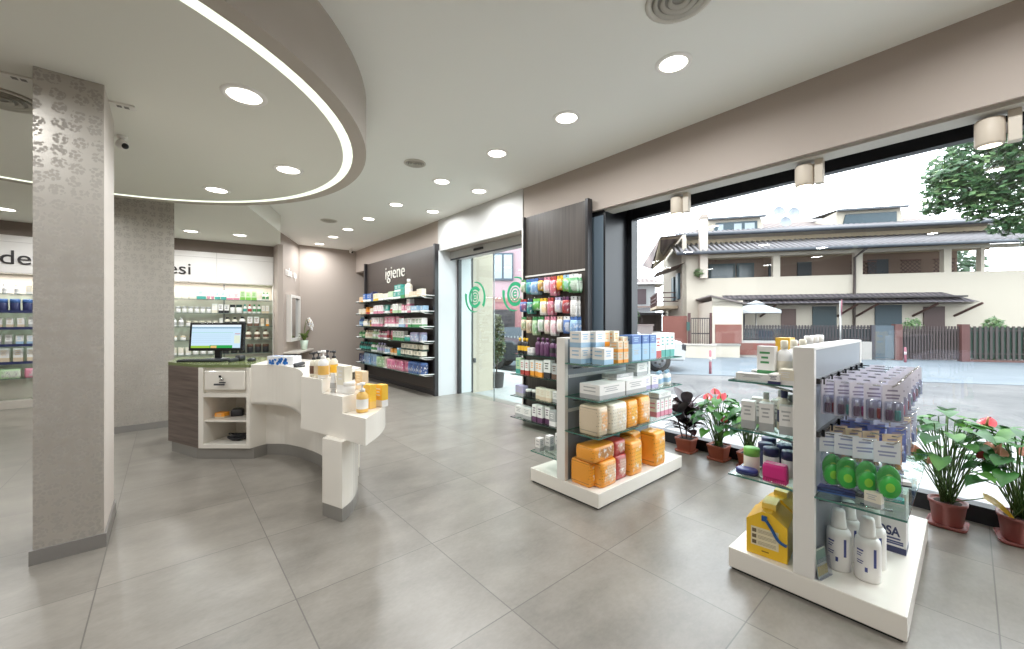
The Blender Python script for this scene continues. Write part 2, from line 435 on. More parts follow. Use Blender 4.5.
# entrance: door frame, operator box, two glass leaves
dr = struct(MB().box(3.84, 3.9, 5.83, 5.88, 0, 2.35, DARKE).build('door_1'))
MB().box(3.70, 3.93, 3.80, 5.88, 2.335, 2.455, P((196, 196, 194), 0.4)).build('operator_box', dr)
MB().box(3.705, 3.72, 3.80, 5.88, 2.31, 2.336, DARKE).build('door_rail', dr)
MB().box(3.682, 3.70, 4.93, 5.17, 2.38, 2.415, BLACKM).build('motion_sensor', dr)
GREEN = P((38, 160, 112), 0.4)
def ring_arc(mb, cy, cz, r0, r1, a0, a1, x, m, n=22, t0=1.0, t1=1.0):
    """flat arc on a plane of constant x, angle measured from -y (viewer's right) upward"""
    for i in range(n):
        q = []
        for k in (i, i + 1):
            f = k / n; a = rad(a0 + (a1 - a0) * f); w_ = t0 + (t1 - t0) * f
            ro = r0 + (r1 - r0) * w_
            q.append(((x, cy - r0 * math.cos(a), cz + r0 * math.sin(a)), (x, cy - ro * math.cos(a), cz + ro * math.sin(a))))
        mb.quad([q[0][0], q[0][1], q[1][1], q[1][0]], m)
for y0, y1 in ((4.87, 5.83), (3.85, 4.85)):
    lf = MB().box(3.858, 3.866, y0, y1, 0.012, 2.32, GDOOR).build('door_leaf', dr)
    MB().box(3.855, 3.869, y0 - 0.006, y0 + 0.004, 0.012, 2.32, P((120, 130, 128), 0.2)).build('leaf_edge', lf)
    cy = (y0 + y1) / 2 + 0.02; g = MB()
    for x in (3.8575,):
        ring_arc(g, cy, 1.66, 0.235, 0.30, 95, -35, x, GREEN, t0=0.25, t1=1.0)
        ring_arc(g, cy, 1.66, 0.235, 0.30, 165, 285, x, GREEN, t0=1.0, t1=0.1)
        ring_arc(g, cy, 1.66, 0.125, 0.18, 40, 330, x, GREEN)
        ring_arc(g, cy, 1.66, 0.085, 0.105, 0, 360, x, GREEN)
        ring_arc(g, cy, 1.66, 0.035, 0.06, 30, 330, x, GREEN)
        g.box(x - 0.0005, x, cy - 0.045, cy + 0.04, 1.65, 1.672, GREEN)
    g.build('logo', lf)
# columns with wallpaper
for nm, x0, x1, y0, y1, zt in (('column_near', -0.518, -0.262, 3.165, 3.71, 2.572), ('column_far', -0.47, 0.075, 6.28, 6.75, 2.701)):
    c = MB().box(x0, x1, y0, y1, 0.0, zt, DAMASK, side=DAMASK).build(nm); struct(c)
    MB().box(x0 - 0.012, x1 + 0.012, y0 - 0.012, y1 + 0.012, 0, 0.075, P((128, 124, 120), 0.4)).build('baseboard', c)
# white corner strip of the near column's side is bare plaster
struct(MB().box(-0.2625, -0.2595, 3.1655, 3.7095, 0.076, 2.571, P((196, 187, 179), 0.6)).build('trim_5'))
# round dropped ceiling disc
DC = (-0.755, 3.87); NSEG = 96
def circ(r): return [(DC[0] + r * math.cos(2 * PI * i / NSEG), DC[1] + r * math.sin(2 * PI * i / NSEG)) for i in range(NSEG)]
RIM = P((184, 175, 165), 0.7)
dm = MB()
def annulus(r0, r1, z, m):
    a = [dm.V((x, y, z)) for x, y in circ(r0)]; b = [dm.V((x, y, z)) for x, y in circ(r1)]
    for i in range(NSEG):
        j = (i + 1) % NSEG; dm.F((a[i], a[j], b[j], b[i]), m)
def wallring(r, z0, z1, m):
    a = [dm.V((x, y, z0)) for x, y in circ(r)]; b = [dm.V((x, y, z1)) for x, y in circ(r)]
    for i in range(NSEG):
        j = (i + 1) % NSEG; dm.F((a[i], a[j], b[j], b[i]), m, True)
wallring(2.085, 2.57, 2.98, RIM); annulus(1.985, 2.085, 2.57, RIM); wallring(1.985, 2.57, 2.60, RIM)
dm.F([dm.V((x, y, 2.98)) for x, y in circ(2.085)], RIM)
wallring(1.915, 2.57, 2.60, RIM)
dm.F([dm.V((x, y, 2.57)) for x, y in circ(1.915)][::-1], CEILD)
disc = struct(dm.build('ceiling_disc'))
dm = MB(); annulus(1.915, 1.985, 2.5712, EM((236, 242, 220), 1.25)); dm.build('light_strip', disc)
# skirting
struct(MB().box(2.255, 3.9, 9.83, 9.85, 0, 0.075, P((128, 124, 120), 0.4)).build('baseboard_back'))
struct(MB().prism([mw(0, 0), mw(1.33, 0), mw(1.33, 0.012), mw(0, 0.012)], 0, 0.075, P((128, 124, 120), 0.4)).build('baseboard_makeup'))

# ------------------------------------------------------------------ lamps
LAMP = EM((255, 248, 236), 6.0)
def add_light(x, y, z, watt, parent, col=(0.96, 0.99, 1.0), spread=168, size=0.17):
    l = bpy.data.lights.new('lamp_light', 'AREA'); l.shape = 'DISK'; l.size = size; l.energy = watt; l.color = col; l.spread = rad(spread)
    o = bpy.data.objects.new('lamp_light', l); COL.objects.link(o); o.parent = parent; o.location = (x, y, z)
    return o
dl_frame = MB().lathe([(0.088, -0.002), (0.088, -0.008), (0.115, -0.006), (0.118, 0.0)], P((240, 238, 234), 0.4), 24, cap=False).mesh('lamp_ring')
dl_disc = MB().lathe([(0.0001, -0.004), (0.089, -0.004)], LAMP, 24, cap=False).mesh('lamp_disc')
def downlight(x, y, z, label, group, watt):
    t = thing('downlight', label, 'ceiling light', (x, y, z), 0, group)
    for nm, me in (('lamp_ring', dl_frame), ('lamp_disc', dl_disc)):
        o = bpy.data.objects.new(nm, me); COL.objects.link(o); o.parent = t
    add_light(0, 0, -0.012, watt, t)
    return t
W1, W2, W3 = 15.0, 9.5, 10.5
ys = [1.30, 2.24, 3.18, 4.26, 5.54, 6.60, 7.61, 8.48, 9.43]
for i, y in enumerate(ys):
    downlight(2.56, y, 2.98, 'round recessed ceiling downlight, %s from the far back wall in the row along the window' % ORD[len(ys) - i], 'downlights in the long row', W1)
downlight(3.12, 4.25, 2.98, 'round recessed downlight in front of the white door beam, nearer the dark hanging-goods panel', 'downlights before the entrance', W1 * 0.55)
downlight(3.15, 5.51, 2.98, 'round recessed downlight in front of the white door beam, nearer the hygiene wall', 'downlights before the entrance', W1 * 0.55)
DLAB = {0: 'round downlight in the disc ceiling closest to the glowing rim, middle of the three seen', 1: 'round downlight in the disc ceiling above the till monitor, furthest of the three seen', 7: 'round downlight in the disc ceiling, largest and nearest of the three seen'}
for k in range(8):
    a = rad(k * 45 - (2 if k in (1,) else 0)); x, y = DC[0] + 1.555 * math.cos(a), DC[1] + 1.555 * math.sin(a)
    if k in DLAB: downlight(x, y, 2.57, DLAB[k], 'downlights in the disc', W2)
    else: downlight(x, y, 2.57, 'round downlight in the disc ceiling beyond the near column', 'downlights in the hidden arc of the disc', W2)
for x, y, lb in ((0.30, 8.14, 'round downlight over the white cosmetics shelves, beside the far column'), (0.93, 7.98, 'round downlight over the white cosmetics shelves, nearer the make-up wall'), (-1.56, 8.12, 'round downlight over the shelves seen past the near column'), (-0.65, 8.15, 'round downlight over the shelves hidden behind the two columns')):
    downlight(x, y, 2.70, lb, 'downlights over the cosmetics shelves', W3)
for x, y in ((2.56, -0.2), (2.56, -1.3), (0.3, -0.9), (-2.2, -0.9), (-3.4, 1.4), (-3.6, 4.2)):
    downlight(x, y, 2.98, 'round recessed downlight in the ceiling behind the viewer', 'downlights behind the viewer', W1)
# air diffusers
def diffuser(x, y, z, r, label):
    t = thing('ceiling_vent', label, 'vent', (x, y, z))
    MB().lathe([(r, 0), (r * 1.02, -0.008), (r * 0.9, -0.014), (r * 0.82, -0.004)], P((205, 200, 190), 0.45), 28, cap=False).build('rim', t)
    m = MB()
    for q in (0.74, 0.52, 0.3): m.lathe([(r * q, -0.002), (r * (q + 0.03), -0.018), (r * (q - 0.1), -0.006)], P((186, 181, 170), 0.5), 28, cap=False)
    m.build('louvre_rings', t)
    MB().lathe([(0.0001, -0.002), (r * 0.85, -0.002)], P((150, 146, 138), 0.7), 28, cap=False).build('throat', t)
diffuser(2.044, 3.961, 2.98, 0.115, 'small round grey air diffuser in the ceiling beside the disc rim')
diffuser(2.07, 1.02, 2.98, 0.17, 'large round air diffuser in the ceiling above the viewer, nearest of all vents')
diffuser(2.096, 7.166, 2.98, 0.13, 'round air diffuser in the ceiling far back before the make-up wall')
diffuser(-0.74, 3.75, 2.57, 0.17, 'round air diffuser in the disc ceiling behind the near column')
for x, y, lb in ((-0.2, 3.38, 'white rectangular signal unit on the disc ceiling right of the near column'), (-0.60, 3.36, 'white rectangular signal unit on the disc ceiling left of the near column')):
    t = thing('emergency_lamp', lb, 'emergency light', (x, y, 2.57), rad(-6))
    MB().box(-0.06, 0.06, -0.03, 0.03, -0.012, 0, P((226, 223, 216), 0.4)).build('housing', t, bevel=0.004)
    m = MB()
    for q in (-0.025, 0.008): m.box(q, q + 0.022, -0.012, 0.014, -0.014, -0.011, P((120, 116, 110), 0.5))
    m.build('diode_window', t)
def domecam(x, y, z, label, s=1.0):
    t = thing('security_camera', label, 'camera', (x, y, z))
    MB().lathe([(0.035 * s, 0), (0.035 * s, -0.02 * s), (0.012 * s, -0.026 * s), (0.012 * s, -0.05 * s)], WHITE, 14).build('mount', t)
    m = MB().at(0.0, 0, -0.075 * s); m.ball((0, 0, 0), 0.045 * s, WHITE, 14, 8); m.build('housing', t)
    m = MB().at(0.02 * s, -0.028 * s, -0.092 * s, 0, rad(35)); m.ball((0, 0, 0), 0.026 * s, BLACKM, 10, 6); m.build('lens', t)
domecam(-0.235, 3.95, 2.57, 'white ball security camera under the disc ceiling beside the near column', 0.8)
domecam(3.3, 9.6, 2.98, 'small security camera in the far ceiling corner above the hygiene wall', 0.9)
# wall washers at the window
for y, lb in ((1.80, 'pale cylinder lamp under the window beam nearest the clad column'), (0.81, 'pale cylinder lamp at the middle of the window beam'), (-0.075, 'large pale cylinder lamp under the window beam beside the tree view')):
    x = 3.60 + 0.02 * (y - 0.8)
    t = thing('window_lamp', lb, 'lamp', (x, y, 2.436), 0, 'cylinder lamps under the window beam')
    MB().box(-0.03, 0.03, -0.115, -0.065, -0.175, 0, P((206, 196, 182), 0.5)).build('bracket', t, bevel=0.004)
    MB().lathe([(0.05, -0.172), (0.056, -0.17), (0.06, -0.16), (0.06, -0.03), (0.055, -0.022), (0.0001, -0.022)], P((204, 192, 176), 0.5), 20).build('shade', t)
    MB().lathe([(0.0001, -0.1735), (0.046, -0.1735)], EM((255, 244, 222), 3.0), 20, cap=False).build('lamp_disc', t)
    MB().box(-0.01, 0.01, -0.07, -0.05, -0.12, -0.06, P((120, 112, 104), 0.5)).build('pivot', t)
    add_light(0, 0, -0.185, 3.0, t, size=0.08)
# outdoor surfaces: lower light level put into the colour, offsetting the strong sky
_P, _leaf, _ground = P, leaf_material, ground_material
def dim_outdoor(c): return tuple(int(x * 0.745) for x in c)
def P(rgb, *a, **k): return _P(dim_outdoor(rgb), *a, **k)
def leaf_material(a, bb, *r, **k): return _leaf(dim_outdoor(a), dim_outdoor(bb), *r, **k)
def ground_material(a, bb, *r, **k): return _ground(dim_outdoor(a), dim_outdoor(bb), *r, **k)
# ------------------------------------------------------------------ outdoors
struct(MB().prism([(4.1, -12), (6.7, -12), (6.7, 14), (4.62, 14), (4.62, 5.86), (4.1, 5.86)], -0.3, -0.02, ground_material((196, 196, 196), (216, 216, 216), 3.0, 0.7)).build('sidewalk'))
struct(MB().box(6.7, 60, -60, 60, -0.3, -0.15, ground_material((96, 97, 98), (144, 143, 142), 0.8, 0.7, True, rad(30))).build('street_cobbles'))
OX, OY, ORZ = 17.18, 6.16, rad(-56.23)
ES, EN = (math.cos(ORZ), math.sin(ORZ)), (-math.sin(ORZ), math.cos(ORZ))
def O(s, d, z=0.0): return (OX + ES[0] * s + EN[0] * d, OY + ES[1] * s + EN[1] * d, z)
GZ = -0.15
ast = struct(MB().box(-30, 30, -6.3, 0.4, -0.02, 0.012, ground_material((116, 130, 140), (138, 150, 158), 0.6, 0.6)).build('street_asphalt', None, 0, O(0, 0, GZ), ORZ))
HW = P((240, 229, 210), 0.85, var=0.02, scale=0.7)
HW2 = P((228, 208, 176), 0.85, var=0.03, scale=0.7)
HSH = P((152, 130, 116), 0.85, var=0.04, scale=0.7)  # balcony back wall: shade of the recess put into a darker brown
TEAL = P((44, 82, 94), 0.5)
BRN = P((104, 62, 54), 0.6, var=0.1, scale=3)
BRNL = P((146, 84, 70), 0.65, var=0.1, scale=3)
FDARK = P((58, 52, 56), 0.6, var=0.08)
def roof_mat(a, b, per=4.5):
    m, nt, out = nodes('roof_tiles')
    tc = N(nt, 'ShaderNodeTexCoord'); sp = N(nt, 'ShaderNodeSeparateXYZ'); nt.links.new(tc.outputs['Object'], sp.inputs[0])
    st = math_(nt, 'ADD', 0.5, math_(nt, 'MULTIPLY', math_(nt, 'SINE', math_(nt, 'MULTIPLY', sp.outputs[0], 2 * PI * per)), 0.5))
    c = mixc(nt, math_(nt, 'MULTIPLY', st, 0.9), L4(dim_outdoor(a)), L4(dim_outdoor(b)))
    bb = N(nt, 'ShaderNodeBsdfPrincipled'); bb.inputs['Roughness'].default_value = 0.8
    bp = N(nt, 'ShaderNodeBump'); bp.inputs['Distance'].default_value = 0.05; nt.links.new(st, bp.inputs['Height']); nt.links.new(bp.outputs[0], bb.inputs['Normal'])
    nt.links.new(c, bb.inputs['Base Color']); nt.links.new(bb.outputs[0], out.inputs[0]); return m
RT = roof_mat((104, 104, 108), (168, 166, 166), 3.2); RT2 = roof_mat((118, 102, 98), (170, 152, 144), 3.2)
GUT = P((72, 80, 90), 0.4)
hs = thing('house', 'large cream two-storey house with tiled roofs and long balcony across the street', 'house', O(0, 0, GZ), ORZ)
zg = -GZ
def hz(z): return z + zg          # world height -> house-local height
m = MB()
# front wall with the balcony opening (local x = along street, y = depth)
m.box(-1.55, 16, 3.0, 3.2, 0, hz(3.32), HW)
for x0, x1 in ((-1.55, -0.45), (2.31, 2.6), (5.46, 5.74), (8.57, 8.82), (9.78, 9.9)):
    m.box(x0, x1, 3.0, 3.25, hz(3.32), hz(4.3), HW)
m.box(-1.55, 16, 3.0, 3.2, hz(4.28), hz(4.42), HW)
m.box(-1.55, 12.5, 3.2, 5.2, hz(2.95), hz(3.05), HW2)
m.box(-1.55, -1.35, 3.2, 12, 0, hz(5.5), HW)
m.build('facade_wall', hs)
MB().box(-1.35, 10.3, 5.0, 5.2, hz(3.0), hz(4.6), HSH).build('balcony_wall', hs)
MB().box(-1.55, 11.0, 4.35, 4.5, hz(4.4), hz(5.42), HW2).build('upper_wall', hs)
for x0, x1 in ((0.0, 1.25), (1.3, 2.1)):
    f = MB().box(x0, x1, 4.93, 5.0, hz(3.05), hz(4.25), TEAL).build('balcony_door', hs)
    MB().box(x0 + 0.12, x1 - 0.12, 4.92, 4.935, hz(3.2), hz(4.15), P((108, 128, 138), 0.2)).build('pane', f)
for x0, x1 in ((2.75, 3.05), (4.0, 4.6), (6.9, 7.7)):
    MB().box(x0, x1, 4.93, 5.0, hz(3.05), hz(4.2), P((36, 54, 66), 0.5)).build('balcony_shutter', hs)
def lattice(mb, x0, x1, y, z0, z1, st, w_, mt):
    x = x0 - (z1 - z0)
    while x < x1:
        for sg in (1, -1):
            xa, xb = (x, x + (z1 - z0)) if sg > 0 else (x + (z1 - z0), x)
            pa, pb = [xa, z0], [xb, z1]
            def clip(p, q):
                p = list(p); q = list(q)
                for lim, s_ in ((x0, 1), (x1, -1)):
                    if s_ * (p[0] - lim) < 0 and s_ * (q[0] - lim) < 0: return None
                    for u, o_ in ((p, q), (q, p)):
                        if s_ * (u[0] - lim) < 0:
                            t = (lim - u[0]) / (o_[0] - u[0]); u[1] += t * (o_[1] - u[1]); u[0] = lim
                return p, q
            r = clip(pa, pb)
            if r:
                (ax, az), (bx, bz) = r
                if abs(ax - bx) > 0.03: mb.tube([(ax, y, az), (bx, y, bz)], w_, mt, 4)
        x += st
for x0, x1 in ((5.85, 6.85), (7.75, 8.5), (8.95, 9.7)):
    m = MB(); lattice(m, x0, x1, 4.2, hz(3.35), hz(4.0), 0.17, 0.014, P((88, 60, 54), 0.7)); m.box(x0, x1, 4.17, 4.23, hz(4.0), hz(4.05), BRN); m.build('lattice_screen', hs)
m = MB()
TILE = P((158, 154, 156), 0.8, var=0.15, scale=9)
m.quad([(-1.9, 2.2, hz(4.42)), (16, 2.2, hz(4.36)), (16, 4.4, hz(5.16)), (-1.9, 4.4, hz(5.22))], P((96, 92, 96), 0.8))
for k in range(78):
    x = -1.85 + k * 0.23; m.tube([(x, 2.16, hz(4.46 - 0.0033 * (x + 1.9))), (x, 4.4, hz(5.24 - 0.0033 * (x + 1.9)))], 0.062, TILE, 6)
m.quad([(-1.9, 2.2, hz(4.38)), (-1.9, 4.4, hz(5.16)), (16, 4.4, hz(5.1)), (16, 2.2, hz(4.32))], HW)
m.build('lower_roof', hs)
MB().tube([(-1.9, 2.15, hz(4.42)), (16, 2.15, hz(4.36))], 0.075, GUT, 8).build('gutter', hs)
m = MB()
m.quad([(-1.7, 3.7, hz(5.55)), (11.2, 3.7, hz(5.46)), (10.0, 9, hz(7.0)), (0.9, 9, hz(7.2))], RT2)
for k in range(56):
    x = -1.65 + k * 0.23; z0_ = 5.58 - 0.007 * (x + 1.7); m.tube([(x, 3.66, hz(z0_)), (x, 4.9, hz(z0_ + 0.38))], 0.062, TILE, 6)
m.quad([(-1.7, 3.7, hz(5.5)), (-1.7, 5, hz(5.5)), (11.2, 5, hz(5.42)), (11.2, 3.7, hz(5.42))], HW)
m.quad([(-1.7, 3.7, hz(5.55)), (0.9, 9, hz(7.2)), (-1.7, 13, hz(5.55))], RT2); m.quad([(11.2, 3.7, hz(5.46)), (11.2, 13, hz(5.46)), (10.0, 9, hz(7.0))], RT2)
m.build('upper_roof', hs)
MB().tube([(-1.7, 3.65, hz(5.56)), (11.2, 3.65, hz(5.47))], 0.085, GUT, 8).build('gutter', hs)
for x0, x1, z0, z1 in ((0.0, 2.75, 5.75, 6.62), (5.75, 8.6, 5.72, 6.66)):
    m = MB(); m.slab([(x0, hz(z0 - 0.15)), (x1, hz(z0 - 0.15)), (x1 - 0.25, hz(z1)), (x0 + 0.05, hz(z1))], 5.3, 8.0, HW); d = m.build('dormer', hs)
    MB().slab([(x0 + 0.25, hz(z0 + 0.06)), (x1 - 0.42, hz(z0 + 0.06)), (x1 - 0.42, hz(z1 - 0.18)), (x0 + 0.4, hz(z1 - 0.18))], 5.22, 5.32, P((52, 82, 96), 0.4)).build('dormer_window', d)
    for q in ((0.5, 0.75), (1.25, 1.6), (1.75, 2.2)):
        if x0 < 1: MB().box(x0 + q[0], x0 + q[1], 5.2, 5.23, hz(z0 + 0.2), hz(z1 - 0.28), P((190, 205, 214), 0.2)).build('pane', d)
    m = MB(); m.quad([(x0 - 0.05, 5.0, hz(z1 + 0.02)), (x1 - 0.1, 5.0, hz(z1 + 0.02)), (x1 - 0.3, 8.6, hz(z1 + 0.42)), (x0 + 0.1, 8.6, hz(z1 + 0.42))], RT)
    m.box(x0 - 0.05, x1 - 0.1, 4.95, 5.1, hz(z1 - 0.06), hz(z1 + 0.03), GUT); m.build('dormer_roof', d)
m = MB(); m.box(-0.83, -0.5, 2.55, 2.95, hz(3.3), hz(6.1), P((240, 226, 212), 0.85)); m.slab([(-0.86, hz(6.1)), (-0.47, hz(6.1)), (-0.55, hz(6.28)), (-0.78, hz(6.28))], 2.5, 3.0, P((200, 186, 174), 0.85)); m.build('chimney', hs)
m = MB(); m.box(0.2, 8.7, 2.0, 3.02, hz(2.24), hz(2.3), FDARK)
m.quad([(0.2, 1.9, hz(2.06)), (9.0, 1.9, hz(2.04)), (8.5, 3.0, hz(2.5)), (0.2, 3.0, hz(2.5))], roof_mat((88, 82, 90), (132, 124, 130), 5)); m.quad([(9.0, 1.9, hz(2.04)), (9.6, 3.0, hz(2.1)), (8.5, 3.0, hz(2.5))], FDARK)
m.quad([(0.2, 1.9, hz(2.02)), (0.2, 3.0, hz(2.02)), (9.5, 3.0, hz(2.02)), (9.0, 1.9, hz(2.0))], FDARK); m.build('awning', hs)
for x in (1.9, 4.9, 5.6, 7.6, 9.0): MB().tube([(x + 0.25, 2.15, hz(2.0)), (x - 0.1, 3.0, hz(1.5))], 0.05, BRN, 4).build('awning_bracket', hs)
for x0, x1, z0, z1, mt in ((2.62, 3.21, 0.4, 1.84, P((110, 82, 76), 0.6)), (3.85, 4.76, 0.2, 1.95, P((48, 76, 84), 0.6)), (6.17, 7.11, 0.2, 1.98, P((62, 88, 100), 0.6)), (7.86, 8.57, 0.0, 1.9, P((88, 62, 60), 0.6)), (0.25, 1.15, 0.0, 1.75, P((40, 60, 74), 0.6))):
    f = MB().box(x0, x1, 2.95, 3.02, hz(z0), hz(z1), mt).build('shutter', hs)
MB().tube([(5.48, 2.2, hz(4.34)), (5.40, 2.9, hz(4.05)), (5.40, 2.92, hz(2.3)), (5.40, 2.95, hz(0.2))], 0.055, P((96, 84, 78), 0.5), 8).build('downpipe', hs)
# gable side on the left, with overhang and balcony
m = MB(); m.slab([(-1.55, hz(5.3)), (-1.55, 0), (-1.35, 0), (-1.35, hz(5.3))], 3.0, 12, HW); m.build('gable_wall', hs)
m = MB(); m.quad([(-2.6, 2.4, hz(5.22)), (-1.7, 2.4, hz(5.25)), (-1.7, 9.5, hz(5.25)), (-3.2, 6.0, hz(4.4)), (-2.95, 2.3, hz(3.75))], HW2); m.quad([(-2.6, 2.4, hz(5.3)), (-3.05, 2.3, hz(3.75)), (-3.25, 6.0, hz(4.45)), (-1.7, 9.5, hz(5.35)), (-1.6, 2.4, hz(5.35))], RT2); m.build('gable_roof', hs)
m = MB(); m.quad([(-2.75, 2.6, hz(3.62)), (-1.5, 2.4, hz(4.05)), (-1.5, 5.2, hz(4.05)), (-2.75, 5.2, hz(3.62))], BRN); m.build('side_awning', hs)
for y in (3.6, 5.4): MB().box(-1.66, -1.55, y, y + 0.9, hz(2.4), hz(3.7), TEAL).build('side_shutter', hs)
m = MB(); m.box(-2.6, -1.55, 4.4, 9, hz(1.95), hz(2.1), HW2)
for k in range(14): m.box(-2.6, -2.56, 4.4 + k * 0.33, 4.45 + k * 0.33, hz(2.1), hz(2.75), BRN)
for z in (2.3, 2.5, 2.75): m.box(-2.62, -2.55, 4.4, 9, hz(z), hz(z + 0.05), BRN)
for z in (2.3, 2.5, 2.75): m.box(-2.6, -1.55, 4.38, 4.43, hz(z), hz(z + 0.05), BRN)
m.build('side_balcony', hs)
m = MB().prism([(-2.3, 0.15), (-1.2, 0.15), (-1.2, 3.0), (-2.3, 3.0)], 0, hz(0.2), HW); m.build('stair_base', hs)
m = MB(); m.box(-0.85, 0.25, -0.1, 3.0, 0, hz(2.1), HW); m.slab([(-0.95, hz(2.34)), (0.35, hz(2.0)), (0.35, hz(1.94)), (-0.95, hz(2.28))], -0.25, 3.0, P((140, 128, 124), 0.7)); m.slab([(-0.85, hz(2.28)), (-0.85, hz(1.9)), (0.25, hz(1.9)), (0.25, hz(2.0))], -0.1, 0.0, HW); m.build('porch_wall', hs)
MB().box(-0.75, 0.2, -0.14, -0.09, hz(0.4), hz(1.15), BRNL).build('panel', hs)
def dishes():
    t = thing('satellite_dishes', 'pole with three white satellite dishes on the roof of the cream house', 'satellite dish', O(3.85, 6.0, 5.9), ORZ)
    MB().tube([(0, 0, 0), (0, 0, 1.15)], 0.03, STEEL, 6).build('pole', t)
    for x, z in ((-0.32, 1.1), (0.36, 1.0), (-0.02, 0.55)):
        m = MB().at(x, -0.1, z, 0, rad(80)); m.lathe([(0.0001, -0.06), (0.15, -0.04), (0.27, 0.02)], P((176, 186, 196), 0.4), 18, cap=False)
        m.at(); m.tube([(0, 0, z), (x, -0.06, z)], 0.015, STEEL, 5); m.build('dish', t)
dishes()
def picket(mb, x0, x1, y, z0, z1, step, w_, mt, rails=(0.15, 0.85)):
    x = x0
    while x < x1: mb.box(x, x + w_, y - 0.012, y + 0.012, z0, z1, mt); x += step
    for r in rails: mb.box(x0, x1, y - 0.02, y + 0.02, z0 + (z1 - z0) * r, z0 + (z1 - z0) * r + 0.04, mt)
t = thing('picket_fence', 'dark picket fence on a low pale wall with brown panel before the house', 'fence', O(0, 0, GZ), ORZ)
MB().box(0.0, 4.5, -0.1, 0.08, 0, hz(0.52), P((206, 200, 194), 0.8)).build('wall_base', t)
MB().box(0.12, 3.4, -0.125, -0.09, 0.1, hz(0.42), BRNL).build('panel', t)
m = MB(); picket(m, 0.0, 4.5, 0, hz(0.5), hz(1.13), 0.1, 0.05, FDARK); m.build('pickets', t)
MB().box(0.0, 4.5, 0.03, 0.05, hz(0.52), hz(1.0), P((62, 78, 84), 0.7)).build('backing', t)
t = thing('metal_gate', 'grey sheet-metal gate leaf between the picket fence and the brown gate', 'gate', O(4.5, -0.02, GZ), ORZ)
MB().box(0.12, 0.7, -0.04, 0.04, 0.06, hz(1.12), P((78, 98, 112), 0.4)).build('sheet', t)
MB().box(0.0, 0.12, -0.06, 0.06, 0, hz(1.14), P((74, 72, 80), 0.6)).build('post', t)
t = thing('street_gate', 'brown slatted gate between two brown posts across the street', 'gate', O(5.2, 0, GZ), ORZ)
for x in (0, 1.92): MB().box(x, x + 0.22, -0.11, 0.11, 0, hz(1.17), P((116, 70, 66), 0.7, var=0.12, scale=5)).build('post', t)
m = MB(); picket(m, 0.24, 1.92, 0, 0.05, hz(1.1), 0.085, 0.05, P((78, 62, 62), 0.6)); m.build('slats', t)
MB().box(0.24, 1.92, 0.04, 0.06, 0.1, hz(1.0), P((72, 78, 76), 0.7)).build('backing', t)
t = thing('slatted_fence', 'dark slatted fence backed with green screen, right of the brown gate', 'fence', O(7.36, 0, GZ), ORZ)
m = MB(); picket(m, 0, 9, 0, 0.1, hz(1.1), 0.15, 0.07, P((76, 66, 64), 0.6)); m.build('slats', t)
MB().box(0, 9, 0.04, 0.06, 0.12, hz(1.06), P((58, 96, 80), 0.7)).build('screen', t)
MB().box(0, 9, -0.08, 0.08, 0, 0.08, P((128, 92, 86), 0.8)).build('plinth', t)
t = thing('garden_gate', 'barred entrance gate between two brown posts left of the cream porch', 'gate', O(-1.75, 0, GZ), ORZ)
for x in (0, 0.82): MB().box(x, x + 0.1, -0.06, 0.06, 0, hz(1.62), P((98, 58, 56), 0.6)).build('post', t)
m = MB(); picket(m, 0.12, 0.8, 0, hz(0.1), hz(1.42), 0.085, 0.018, FDARK, (0.0, 0.5, 0.97)); m.build('bars', t)
MB().box(-0.06, 0.06, -0.12, -0.06, hz(0.9), hz(1.25), P((40, 90, 84), 0.5)).build('letterbox', t)
MB().prism([(-0.95, 0.3), (-0.02, 0.05), (-0.02, 0.12), (-0.95, 0.4)], 0, hz(1.5), BRNL).build('side_wall', t)
t = thing('low_wall', 'low cream garden wall with pale coping along the street kerb', 'wall', O(-3.4, -1.1, GZ), ORZ)
m = MB(); m.prism([(0, 0), (1.5, 0.2), (2.45, -0.1), (2.45, 0.1), (1.5, 0.4), (0, 0.2)], 0, 0.5, HW); m.build('wall_body', t)
m = MB(); m.prism([(-0.03, -0.04), (1.5, 0.16), (2.49, -0.14), (2.49, 0.14), (1.5, 0.44), (-0.03, 0.24)], 0.5, 0.55, P((226, 218, 208), 0.7)); m.build('coping', t)
t = thing('garden_wall', 'low cream wall with grey coping right of the garden gate', 'wall', O(-0.9, -0.35, GZ), ORZ)
MB().box(0, 0.95, -0.1, 0.1, 0, 0.48, HW).build('wall_body', t); MB().box(-0.03, 0.98, -0.14, 0.14, 0.48, 0.54, P((190, 184, 178), 0.7)).build('coping', t)
t = thing('parasol', 'white scalloped garden parasol open behind the picket fence', 'parasol', O(1.15, 1.4, GZ), ORZ)
MB().tube([(0, 0, 0), (0, 0, hz(2.0))], 0.025, STEEL, 6).build('pole', t)
m = MB(); top = m.V((0, 0, hz(2.1))); n = 8; ring = [m.V((0.95 * math.cos(2 * PI * i / n), 0.95 * math.sin(2 * PI * i / n), hz(1.75))) for i in range(n)]; low = [m.V((0.96 * math.cos(2 * PI * i / n), 0.96 * math.sin(2 * PI * i / n), hz(1.62))) for i in range(n)]
CAN = P((232, 236, 238), 0.7)
for i in range(n):
    j = (i + 1) % n; m.F((top, ring[i], ring[j]), CAN); m.F((ring[i], low[i], low[j], ring[j]), CAN)
m.build('canopy', t)
m = MB().at(0, 0, hz(2.03)); m.lathe([(0.36, 0), (0.0001, 0.14)], CAN, 8, cap=False, smooth=False); m.build('vent_cap', t)
t = thing('street_sign', 'narrow round street sign on a thin grey pole before the house', 'street sign', O(3.11, -1, GZ), ORZ + rad(65))
MB().tube([(0, 0, 0), (0, 0, hz(2.0))], 0.03, STEEL, 8).build('pole', t)
